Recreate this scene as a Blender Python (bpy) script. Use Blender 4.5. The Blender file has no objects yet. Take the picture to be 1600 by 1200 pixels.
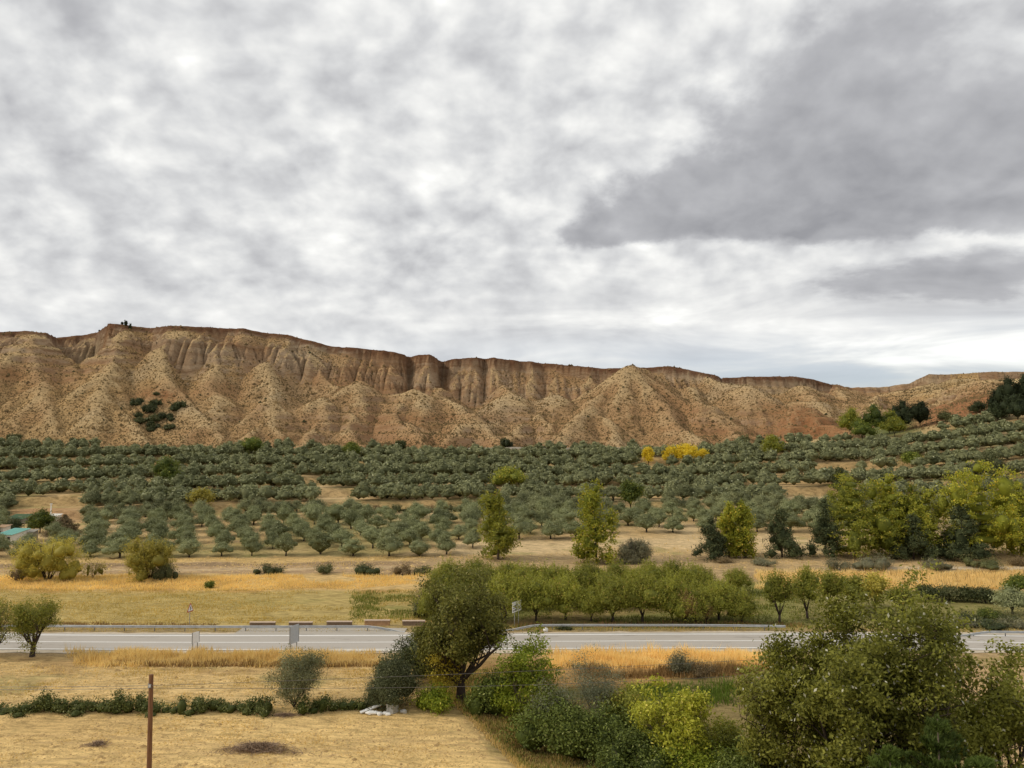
import bpy, math, random
import numpy as np
from math import radians, sin, cos, pi
from mathutils import Vector, Matrix

S = bpy.context.scene
COL = S.collection
RAD = radians
F = 1210.0                      # focal length in photo pixels (1600 wide)
EYE = 24.0                      # height of the balcony above the road
PITCH = math.atan(100.0 / F)

# ------------------------------------------------------------------ camera
cam_d = bpy.data.cameras.new('camera')
cam_d.sensor_width = 36.0
cam_d.lens = 36.0 * F / 1600.0
cam_d.clip_start = 0.5
cam_d.clip_end = 20000
cam = bpy.data.objects.new('camera', cam_d)
COL.objects.link(cam)
cam.location = (0, 0, EYE)
cam.rotation_euler = (pi / 2 + PITCH, 0, 0)
S.camera = cam

# ------------------------------------------------------------------ sun, exposure
SUN_EL, SUN_AZ = 36.0, 263.0    # azimuth clockwise from +Y (the view direction)
sun_d = bpy.data.lights.new('sun', 'SUN')
sun_d.energy = 1.5
sun_d.angle = RAD(11)
sun_d.color = (1.0, 0.91, 0.76)
sun = bpy.data.objects.new('sun', sun_d)
COL.objects.link(sun)
_d = Vector((sin(RAD(SUN_AZ)) * cos(RAD(SUN_EL)), cos(RAD(SUN_AZ)) * cos(RAD(SUN_EL)), sin(RAD(SUN_EL))))
sun.rotation_euler = (-_d).to_track_quat('-Z', 'Y').to_euler()
sun.location = (0, 0, 300)
S.view_settings.view_transform = 'Standard'
S.view_settings.look = 'None'
S.view_settings.exposure = 0.42
S.view_settings.gamma = 1.0
S.view_settings.use_curve_mapping = False
S.render.engine = 'CYCLES'
S.cycles.max_bounces = 6
S.cycles.diffuse_bounces = 3
S.cycles.glossy_bounces = 2
S.cycles.transmission_bounces = 3
S.cycles.transparent_max_bounces = 4


# ------------------------------------------------------------------ node helper
class NT:
    def __init__(self, tree):
        self.t = tree
        self.n = tree.nodes
        self.l = tree.links

    def node(self, typ, **kw):
        nd = self.n.new(typ)
        for k, v in kw.items():
            setattr(nd, k, v)
        return nd

    def put(self, sock, v):
        if v is None:
            return
        if isinstance(v, bpy.types.NodeSocket):
            self.l.new(v, sock)
        else:
            if hasattr(sock.default_value, '__len__') and not hasattr(v, '__len__'):
                v = (v,) * len(sock.default_value)
            if hasattr(v, '__len__') and len(v) == 3 and len(sock.default_value) == 4:
                v = tuple(v) + (1.0,)
            sock.default_value = v

    def m(self, op, a, b=None, c=None, clamp=False):
        nd = self.node('ShaderNodeMath', operation=op, use_clamp=clamp)
        self.put(nd.inputs[0], a)
        self.put(nd.inputs[1], b)
        if c is not None:
            self.put(nd.inputs[2], c)
        return nd.outputs[0]

    def vm(self, op, a, b=None):
        nd = self.node('ShaderNodeVectorMath', operation=op)
        self.put(nd.inputs[0], a)
        self.put(nd.inputs[1], b)
        return nd.outputs[0]

    def xyz(self, x, y, z):
        nd = self.node('ShaderNodeCombineXYZ')
        for i, v in enumerate((x, y, z)):
            self.put(nd.inputs[i], v)
        return nd.outputs[0]

    def sep(self, v):
        nd = self.node('ShaderNodeSeparateXYZ')
        self.put(nd.inputs[0], v)
        return nd.outputs

    def noise(self, vec, scale, detail=4, rough=0.5, dist=0.0, lac=2.0):
        nd = self.node('ShaderNodeTexNoise')
        self.put(nd.inputs['Vector'], vec)
        nd.inputs['Scale'].default_value = scale
        nd.inputs['Detail'].default_value = detail
        nd.inputs['Roughness'].default_value = rough
        nd.inputs['Distortion'].default_value = dist
        nd.inputs['Lacunarity'].default_value = lac
        return nd.outputs['Fac']

    def ss(self, x, lo, hi, to0=0.0, to1=1.0):
        nd = self.node('ShaderNodeMapRange', interpolation_type='SMOOTHSTEP')
        self.put(nd.inputs[0], x)
        for i, v in enumerate((lo, hi, to0, to1)):
            self.put(nd.inputs[i + 1], v)
        return nd.outputs[0]

    def mr(self, x, lo, hi, to0=0.0, to1=1.0):
        nd = self.node('ShaderNodeMapRange')
        self.put(nd.inputs[0], x)
        for i, v in enumerate((lo, hi, to0, to1)):
            self.put(nd.inputs[i + 1], v)
        return nd.outputs[0]

    def mix(self, fac, a, b, mode='MIX'):
        nd = self.node('ShaderNodeMix', data_type='RGBA', blend_type=mode)
        self.put(nd.inputs[0], fac)
        self.put(nd.inputs[6], a)
        self.put(nd.inputs[7], b)
        return nd.outputs[2]

    def ramp(self, fac, stops):
        nd = self.node('ShaderNodeValToRGB')
        el = nd.color_ramp.elements
        while len(el) < len(stops):
            el.new(0.5)
        for e, (p, c) in zip(el, stops):
            e.position = p
            e.color = tuple(c) + (1.0,) if len(c) == 3 else c
        self.put(nd.inputs[0], fac)
        return nd.outputs[0]

    def attr(self, name):
        return self.node('ShaderNodeAttribute', attribute_name=name)


# ------------------------------------------------------------------ sky: Nishita behind a cloud layer that covers the whole hemisphere
W = bpy.data.worlds.new('World')
S.world = W
W.use_nodes = True
w = NT(W.node_tree)
w.n.clear()
w_out = w.node('ShaderNodeOutputWorld')
w_bg = w.node('ShaderNodeBackground')
w_bg.inputs['Strength'].default_value = 0.1
w.l.new(w_bg.outputs[0], w_out.inputs[0])
w_sky = w.node('ShaderNodeTexSky', sky_type='NISHITA')
w_sky.sun_disc = False
w_sky.sun_elevation = RAD(SUN_EL)
w_sky.sun_rotation = RAD(SUN_AZ)
w_dir = w.node('ShaderNodeTexCoord').outputs['Generated']
dx, dy, dz = w.sep(w_dir)
z0 = w.m('MAXIMUM', dz, 0.015)
zc = w.m('ADD', z0, 0.50)
px_, py_ = w.m('DIVIDE', dx, z0), w.m('DIVIDE', dy, z0)          # point on the cloud ceiling (height 1)
p_soft = w.xyz(w.m('DIVIDE', dx, zc), w.m('DIVIDE', dy, zc), 0.0)
warp = w.noise(p_soft, 2.6, 3, 0.5)
p_w = w.vm('ADD', p_soft, w.xyz(w.m('MULTIPLY', warp, 0.10), w.m('MULTIPLY', warp, 0.08), 0.0))
n_big = w.noise(p_w, 2.7, 4, 0.5, 0.0)
n_mid = w.noise(p_w, 10.0, 2, 0.45, 0.0)
n_fine = w.noise(w.vm('ADD', p_w, (7.3, 2.1, 0.0)), 22.0, 3, 0.5, 0.0)
# mottled high layer
dens = w.m('ADD', 0.49, w.m('MULTIPLY', w.m('SUBTRACT', n_big, 0.5), 0.42))
dens = w.m('ADD', dens, w.m('MULTIPLY', w.m('SUBTRACT', n_mid, 0.5), 0.74))
dens = w.m('ADD', dens, w.m('MULTIPLY', w.m('SUBTRACT', n_fine, 0.5), 0.50))
# the layer is thinner towards the zenith side, where the sun stands behind it
dens = w.m('SUBTRACT', dens, w.ss(dz, 0.42, 0.56, 0.0, 0.05))
# heavy grey cloud hanging to the right of the valley
n_edge = w.noise(p_soft, 4.6, 6, 0.6, 0.1)
wob = w.m('SUBTRACT', n_edge, 0.5)
left_e = w.m('ADD', w.m('SUBTRACT', px_, w.m('SUBTRACT', 1.14, w.m('MULTIPLY', py_, 0.265))), w.m('MULTIPLY', wob, 1.5))
low_e = w.m('ADD', w.m('SUBTRACT', 3.72, py_), w.m('MULTIPLY', wob, 1.5))
m_heavy = w.m('MULTIPLY', w.ss(left_e, -0.12, 0.26), w.ss(low_e, -0.06, 0.22))
m_heavy = w.m('MULTIPLY', m_heavy, w.ss(py_, -0.6, 0.9))
m_heavy = w.m('MULTIPLY', m_heavy, w.ss(px_, 9.0, 5.0))
gap = w.ss(w.m('ADD', w.m('ABSOLUTE', w.m('SUBTRACT', w.m('SUBTRACT', px_, w.m('MULTIPLY', py_, 0.14)), 0.98)), w.m('MULTIPLY', wob, 0.5)), 0.02, 0.22)
gap = w.m('MAXIMUM', gap, w.ss(py_, 1.85, 2.3))
heavy_d = w.m('ADD', w.ss(py_, 1.4, 2.8, 0.66, 0.84), w.m('MULTIPLY', w.m('SUBTRACT', n_big, 0.5), 0.60))
heavy_d = w.m('ADD', heavy_d, w.m('MULTIPLY', w.m('SUBTRACT', n_mid, 0.5), 0.50))
heavy_d = w.m('ADD', heavy_d, w.m('MULTIPLY', w.m('SUBTRACT', n_fine, 0.5), 0.34))
m_h2 = w.m('MULTIPLY', m_heavy, w.mr(gap, 0, 1, 0.45, 1.0))
nd = w.node('ShaderNodeMix', data_type='FLOAT')
w.put(nd.inputs[0], m_h2); w.put(nd.inputs[2], dens); w.put(nd.inputs[3], heavy_d)
dens = nd.outputs[0]
# lower stratus streaks, seen edge on towards the horizon
az = w.m('DIVIDE', dx, w.m('MAXIMUM', w.m('SQRT', w.m('ADD', w.m('MULTIPLY', dx, dx), w.m('MULTIPLY', dy, dy))), 0.01))
band_v = w.xyz(w.m('MULTIPLY', az, 2.2), w.m('MULTIPLY', dz, 11.0), w.m('MULTIPLY', dy, 1.3))
n_band = w.noise(band_v, 1.5, 5, 0.55, 0.5)
m_low = w.ss(dz, 0.27, 0.13)
right_s = w.ss(w.m('DIVIDE', dx, w.m('MAXIMUM', dy, 0.2)), -0.25, 0.25)
m_band = w.m('MULTIPLY', m_low, w.mr(right_s, 0, 1, 0.35, 0.85))
band_d = w.m('ADD', 0.43, w.m('MULTIPLY', w.m('SUBTRACT', n_band, 0.5), 1.7))
nd = w.node('ShaderNodeMix', data_type='FLOAT')
w.put(nd.inputs[0], m_band); w.put(nd.inputs[2], dens); w.put(nd.inputs[3], band_d)
dens = nd.outputs[0]
# a second, smaller grey bank low on the right
fwd = w.m('MAXIMUM', dy, 0.05)
uu, vv = w.m('DIVIDE', dx, fwd), w.m('DIVIDE', dz, fwd)
e1 = w.m('DIVIDE', w.m('SUBTRACT', uu, 0.62), 0.24); e2 = w.m('DIVIDE', w.m('SUBTRACT', vv, w.m('ADD', 0.19, w.m('MULTIPLY', uu, 0.06))), 0.036)
ell = w.m('SUBTRACT', 1.0, w.m('ADD', w.m('MULTIPLY', e1, e1), w.m('MULTIPLY', e2, e2)))
n_rag = w.noise(w.xyz(w.m('MULTIPLY', uu, 9.0), w.m('MULTIPLY', vv, 26.0), 0.0), 1.0, 5, 0.6)
m_2 = w.ss(w.m('ADD', ell, w.m('MULTIPLY', w.m('SUBTRACT', n_rag, 0.5), 3.0)), -0.2, 0.9)
dens = w.m('ADD', dens, w.m('MULTIPLY', m_2, 0.24))
cloud = w.ramp(dens, [(0.0, (1.0, 1.0, 0.97)), (0.12, (0.93, 0.93, 0.90)), (0.34, (0.69, 0.69, 0.675)), (0.52, (0.525, 0.53, 0.535)),
                      (0.72, (0.37, 0.373, 0.388)), (1.0, (0.245, 0.248, 0.265))])
far_blue = w.m('MULTIPLY', w.ss(dz, 0.17, 0.06), w.m('MULTIPLY', w.ss(n_band, 0.34, 0.56), w.mr(right_s, 0, 1, 0.3, 0.85)))
cloud = w.mix(far_blue, cloud, (0.50, 0.555, 0.62))
cloud = w.vm('MULTIPLY', cloud, (10.0, 10.0, 10.0))
# a little clear sky shows through low over the far hills
thin = w.m('MULTIPLY', w.ss(dz, 0.15, 0.03), w.mr(right_s, 0, 1, 0.12, 0.5))
sky_c = w.mix(thin, cloud, w.vm('MULTIPLY', w_sky.outputs[0], (0.55, 0.55, 0.55)))
w.l.new(sky_c, w_bg.inputs['Color'])


# ------------------------------------------------------------------ pixel -> world
def ray(px, py):
    a, b = (px - 800.0) / F, (600.0 - py) / F
    c, s = math.cos(PITCH), math.sin(PITCH)
    return a, c - b * s, s + b * c


def at(px, py, Y):
    """world point at depth Y that the photo shows at (px, py)"""
    dx_, dy_, dz_ = ray(px, py)
    t = Y / dy_
    return Vector((dx_ * t, Y, EYE + dz_ * t))


def zrow(py, Y):
    b = (600.0 - py) / F
    c, s = math.cos(PITCH), math.sin(PITCH)
    return EYE + (s + b * c) / (c - b * s) * Y


def xcol(px, Y, z=0.0):
    c, s = math.cos(PITCH), math.sin(PITCH)
    return (px - 800.0) / F * (Y * c + (z - EYE) * s)


# ------------------------------------------------------------------ numpy noise
_perm = np.random.RandomState(7).rand(512, 512)


def vnoise(x, y):
    xi, yi = np.floor(x).astype(int), np.floor(y).astype(int)
    fx, fy = x - xi, y - yi
    fx, fy = fx * fx * fx * (fx * (fx * 6 - 15) + 10), fy * fy * fy * (fy * (fy * 6 - 15) + 10)
    a = _perm[xi & 511, yi & 511]; b = _perm[(xi + 1) & 511, yi & 511]
    c = _perm[xi & 511, (yi + 1) & 511]; d = _perm[(xi + 1) & 511, (yi + 1) & 511]
    return (a * (1 - fx) + b * fx) * (1 - fy) + (c * (1 - fx) + d * fx) * fy


def fbm(x, y, octv=4, gain=0.5):
    s, a, t = 0.0, 1.0, 0.0
    for i in range(octv):
        s = s + a * vnoise(x * 2.03 ** i + 17.3 * i, y * 2.03 ** i + 9.1 * i)
        t += a
        a *= gain
    return s / t * 2 - 1


def sstep(x, lo, hi):
    t = np.clip((x - lo) / (hi - lo), 0, 1)
    return t * t * (3 - 2 * t)


# ------------------------------------------------------------------ meshes
def mesh_np(name, V, faces, mats=(), attrs=None, smooth=False, matidx=None):
    """faces: list of int arrays (n,k); all of one k each; mats: list of materials"""
    me = bpy.data.meshes.new(name)
    V = np.asarray(V, dtype=np.float32)
    me.vertices.add(len(V))
    me.vertices.foreach_set('co', V.ravel())
    faces = [np.asarray(f, dtype=np.int32) for f in faces if len(f)]
    nl = sum(f.size for f in faces); nf = sum(len(f) for f in faces)
    me.loops.add(nl)
    me.polygons.add(nf)
    me.loops.foreach_set('vertex_index', np.concatenate([f.ravel() for f in faces]))
    tot = np.concatenate([np.full(len(f), f.shape[1], np.int32) for f in faces])
    st = np.concatenate([[0], np.cumsum(tot)[:-1]]).astype(np.int32)
    me.polygons.foreach_set('loop_start', st)
    try:
        me.polygons.foreach_set('loop_total', tot)
    except Exception:
        pass
    for m_ in mats:
        me.materials.append(m_)
    if matidx is not None:
        me.polygons.foreach_set('material_index', np.asarray(matidx, dtype=np.int32))
    if smooth:
        me.polygons.foreach_set('use_smooth', np.ones(nf, dtype=bool))
    for k, (typ, dom, arr) in (attrs or {}).items():
        at_ = me.attributes.new(k, typ, dom)
        at_.data.foreach_set('color' if 'COLOR' in typ else 'value', np.asarray(arr, dtype=np.float32).ravel())
    me.update(calc_edges=True)
    me.validate()
    return me


def link(name, me, parent=None, loc=(0, 0, 0), rz=0.0, sc=1.0):
    o = bpy.data.objects.new(name, me)
    COL.objects.link(o)
    o.location = loc
    o.rotation_euler = (0, 0, rz)
    o.scale = (sc, sc, sc) if not hasattr(sc, '__len__') else sc
    if parent is not None:
        o.parent = parent
    return o


def tag(o, label=None, cat=None, group=None, kind=None):
    for k, v in (('label', label), ('category', cat), ('group', group), ('kind', kind)):
        if v:
            o[k] = v
    return o


def thing(name, label, cat, loc=(0, 0, 0), rz=0.0, group=None, sc=1.0):
    return tag(link(name, None, None, loc, rz, sc), label, cat, group)


class MB:
    """collects boxes, tubes and loose faces into one mesh"""
    def __init__(self):
        self.v, self.f, self.mi = [], [], []

    def add(self, vs, fs, mi=0):
        b = len(self.v)
        self.v += [tuple(v) for v in vs]
        for f in fs:
            self.f.append([i + b for i in f])
            self.mi.append(mi)

    def box(self, c, s, rz=0.0, mi=0, ry=0.0, taper=1.0):
        vs = []
        M = Matrix.Rotation(rz, 3, 'Z') @ Matrix.Rotation(ry, 3, 'Y')
        for z in (-.5, .5):
            k = taper if z > 0 else 1.0
            for x, y in ((-.5, -.5), (.5, -.5), (.5, .5), (-.5, .5)):
                vs.append(M @ Vector((x * s[0] * k, y * s[1] * k, z * s[2])) + Vector(c))
        self.add(vs, [(3, 2, 1, 0), (4, 5, 6, 7), (0, 1, 5, 4), (1, 2, 6, 5), (2, 3, 7, 6), (3, 0, 4, 7)], mi)

    def tube(self, pts, rad, seg=6, mi=0, caps=True):
        pts = [Vector(p) for p in pts]
        n = len(pts)
        if not hasattr(rad, '__len__'):
            rad = [rad] * n
        vs = []
        for i, p in enumerate(pts):
            d = (pts[min(i + 1, n - 1)] - pts[max(i - 1, 0)]).normalized()
            ref = Vector((0, 0, 1)) if abs(d.z) < 0.9 else Vector((1, 0, 0))
            u = d.cross(ref).normalized()
            v = d.cross(u)
            for k in range(seg):
                a = 2 * pi * k / seg
                vs.append(p + (u * cos(a) + v * sin(a)) * rad[i])
        fs = []
        for i in range(n - 1):
            for k in range(seg):
                k2 = (k + 1) % seg
                fs.append((i * seg + k, i * seg + k2, (i + 1) * seg + k2, (i + 1) * seg + k))
        if caps:
            fs.append(tuple(range(seg))[::-1])
            fs.append(tuple((n - 1) * seg + k for k in range(seg)))
        self.add(vs, fs, mi)

    def mesh(self, name, mats, smooth=False):
        me = bpy.data.meshes.new(name)
        me.from_pydata([tuple(v) for v in self.v], [], self.f)
        for m_ in (mats if isinstance(mats, (list, tuple)) else [mats]):
            me.materials.append(m_)
        me.polygons.foreach_set('material_index', self.mi)
        if smooth:
            me.polygons.foreach_set('use_smooth', [True] * len(self.f))
        me.update()
        return me

    def build(self, name, mats, parent=None, loc=(0, 0, 0), rz=0.0, smooth=False):
        return link(name, self.mesh(name, mats, smooth), parent, loc, rz)


# ------------------------------------------------------------------ materials
def mat(name, color=(0.5, 0.5, 0.5), rough=0.85, spec=0.2):
    m_ = bpy.data.materials.new(name)
    m_.use_nodes = True
    t = NT(m_.node_tree)
    b = t.n['Principled BSDF']
    t.put(b.inputs['Base Color'], color)
    b.inputs['Roughness'].default_value = rough
    b.inputs['Specular IOR Level'].default_value = spec
    return m_, t, b


def bump(t, b, h, dist, strength=1.0):
    nd = t.node('ShaderNodeBump')
    nd.inputs['Strength'].default_value = strength
    nd.inputs['Distance'].default_value = dist
    t.put(nd.inputs['Height'], h)
    t.l.new(nd.outputs[0], b.inputs['Normal'])


def mat_plain(name, color, rough=0.7, var=0.25, scale=6.0, metal=0.0, spec=0.3):
    m_, t, b = mat(name, color, rough, spec)
    p = t.node('ShaderNodeTexCoord').outputs['Object']
    n = t.noise(p, scale, 5, 0.6)
    f = t.mr(n, 0.25, 0.75, 1 - var, 1 + var)
    t.put(b.inputs['Base Color'], t.vm('MULTIPLY', color, t.xyz(f, f, f)))
    b.inputs['Metallic'].default_value = metal
    t.put(b.inputs['Roughness'], t.mr(n, 0.2, 0.8, max(rough - 0.12, 0.05), min(rough + 0.12, 1)))
    return m_


def mat_leaf(name, c_a, c_b, c_c=None, c_frac=0.05, trans=0.25, rough=0.6, spec=0.25):
    """leaf colours c_a..c_b by each leaf's own tint, c_c for a few odd leaves; a little light passes through"""
    m_, t, b = mat(name, c_a, rough, spec)
    tint = t.attr('tint').outputs['Fac']
    rnd = t.node('ShaderNodeObjectInfo').outputs['Random']
    fac = t.m('ADD', t.m('MULTIPLY', tint, 0.72), t.m('MULTIPLY', rnd, 0.28))
    col = t.mix(fac, c_a, c_b)
    if c_c is not None:
        odd = t.m('GREATER_THAN', t.m('FRACT', t.m('MULTIPLY', tint, 91.7)), 1 - c_frac)
        col = t.mix(t.m('MULTIPLY', odd, t.m('GREATER_THAN', tint, 0.32)), col, c_c)
    br = t.mr(t.m('FRACT', t.m('MULTIPLY', rnd, 7.31)), 0, 1, 0.84, 1.16)
    col = t.vm('MULTIPLY', col, t.xyz(br, br, br))
    t.put(b.inputs['Base Color'], col)
    tr = t.node('ShaderNodeBsdfTranslucent')
    t.put(tr.inputs['Color'], t.vm('MULTIPLY', col, (1.25, 1.25, 0.8)))
    ms = t.node('ShaderNodeMixShader')
    ms.inputs[0].default_value = trans
    t.l.new(b.outputs[0], ms.inputs[1])
    t.l.new(tr.outputs[0], ms.inputs[2])
    t.l.new(ms.outputs[0], t.n['Material Output'].inputs[0])
    return m_


def grid_faces(nr, nc):
    i = np.arange(nr * nc).reshape(nr, nc)
    return np.stack([i[:-1, :-1], i[:-1, 1:], i[1:, 1:], i[1:, :-1]], -1).reshape(-1, 4)
# ================================================================== TERRAIN
# rows of the photo at which the ground lies, by depth and by photo column
T_PX = np.array([0, 120, 400, 800, 1100, 1350, 1430, 1500, 1600.])
T_Y = np.array([150, 171, 219, 245, 285, 320, 345, 385, 460.])
T_PY = np.array([
    [893, 893, 893, 893, 893, 893, 893, 893, 893],
    [874, 874, 872, 868, 868, 866, 866, 866, 866],
    [822, 822, 812, 806, 806, 808, 808, 806, 804],
    [792, 790, 782, 779, 780, 778, 774, 770, 762],
    [748, 746, 742, 744, 744, 734, 728, 720, 708],
    [714, 714, 716, 720, 716, 704, 694, 686, 672],
    [698, 699, 702, 704, 702, 686, 672, 664, 645],
    [705, 705, 705, 705, 705, 676, 660, 632, 602],
    [714, 714, 714, 714, 714, 664, 645, 618, 590.]])
T_Z = np.stack([zrow(T_PY[i], T_Y[i]) for i in range(len(T_Y))])
T_Z[0] = 0.0


def _lerp_idx(tab, v):
    v = np.clip(v, tab[0], tab[-1])
    i = np.clip(np.searchsorted(tab, v, side='right') - 1, 0, len(tab) - 2)
    return i, (v - tab[i]) / (tab[i + 1] - tab[i])


TERR0, TERR_W = 222.0, 20.0           # terraces of the olive slope


def base_z(X, Y):
    px = 800 + F * X / np.maximum(Y, 30)
    i, fx = _lerp_idx(T_PX, px)
    j, fy = _lerp_idx(T_Y, Y)
    z = (T_Z[j, i] * (1 - fx) + T_Z[j, i + 1] * fx) * (1 - fy) + (T_Z[j + 1, i] * (1 - fx) + T_Z[j + 1, i + 1] * fx) * fy
    return np.where(Y < 150, 0.0, z)


def terr_coord(X, Y):
    """terrace index and the place within it (0 front .. 1 back)"""
    wv = 5.0 * fbm(X * 0.011 + 3, Y * 0.006 + 1, 3) + 0.018 * np.abs(X)
    q = (Y + wv - TERR0) / TERR_W
    return np.floor(q), q - np.floor(q), wv


def ground_z(X, Y):
    X = np.asarray(X, float); Y = np.asarray(Y, float)
    X, Y = np.broadcast_arrays(X, Y)
    q, f, wv = terr_coord(X, Y)
    flat = (q + sstep(f, 0.80, 0.97)) * TERR_W + TERR0 - wv
    k = sstep(Y, 218, 226) * (1 - sstep(Y, 335, 350))
    Ye = Y + (flat - Y) * k * 0.95
    z = base_z(X, Ye)
    z = z + 0.10 * fbm(X * 0.12, Y * 0.12, 3) * sstep(np.abs(Y - 99), 9, 16)
    # rough little river bank below the young grove
    z = z + 0.45 * fbm(X * 0.06 + 5, Y * 0.2, 4) * sstep(Y, 141, 150) * (1 - sstep(Y, 166, 174))
    # village slope under the balcony
    z = z + 15.0 * (1 - sstep(Y, 8, 50)) ** 1.3
    # the road stands on a low bank
    z = z + np.where(np.abs(Y - 99.5) < 12, -0.02 * (1 - sstep(np.abs(Y - 99.5), 8.5, 12)), 0)
    # overgrown ditch right of the near field
    dl = X - (-5.5 + (75 - Y) * 0.42)
    z = z - 0.9 * np.exp(-((dl - 5) / 4.0) ** 2) * sstep(Y, 46, 56) * (1 - sstep(Y, 80, 87))
    return z


def gz(x, y):
    return float(ground_z(np.array([x]), np.array([y]))[0])


# ------------------------------------------------------------------ badlands: a starting slope, then stream erosion
R_PX = np.array([-300, -60, 0, 40, 75, 90, 150, 168, 260, 380, 450, 520, 600, 640, 672, 690, 760, 800, 870, 940, 1000, 1045, 1100, 1122, 1128, 1160, 1240, 1270, 1295, 1330, 1380, 1420, 1450, 1480, 1550, 1600, 1800.])
R_PY = np.array([512, 517, 518, 517, 520, 528, 520, 505, 507, 512, 522, 541, 548, 555, 554, 562, 558, 562, 568, 575, 574, 571, 583, 588, 590, 589, 588, 592, 600, 605, 604, 598, 584, 585, 580, 580, 590.])
R_Y = np.array([445, 440, 440, 445, 455, 500, 500, 455, 455, 470, 480, 485, 490, 495, 492, 505, 503, 505, 508, 505, 500, 500, 500, 500, 585, 590, 595, 600, 605, 640, 645, 635, 620, 615, 600, 600, 590.])
F_PX = np.array([-300, 0, 1330, 1352, 1385, 1430, 1470, 1530, 1600, 1800.])
F_Y = np.array([346, 346, 346, 352, 440, 430, 395, 385, 390, 400.])
HX = np.arange(-470, 470.1, 1.25)
HY = np.arange(335, 668, 1.25)


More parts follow.
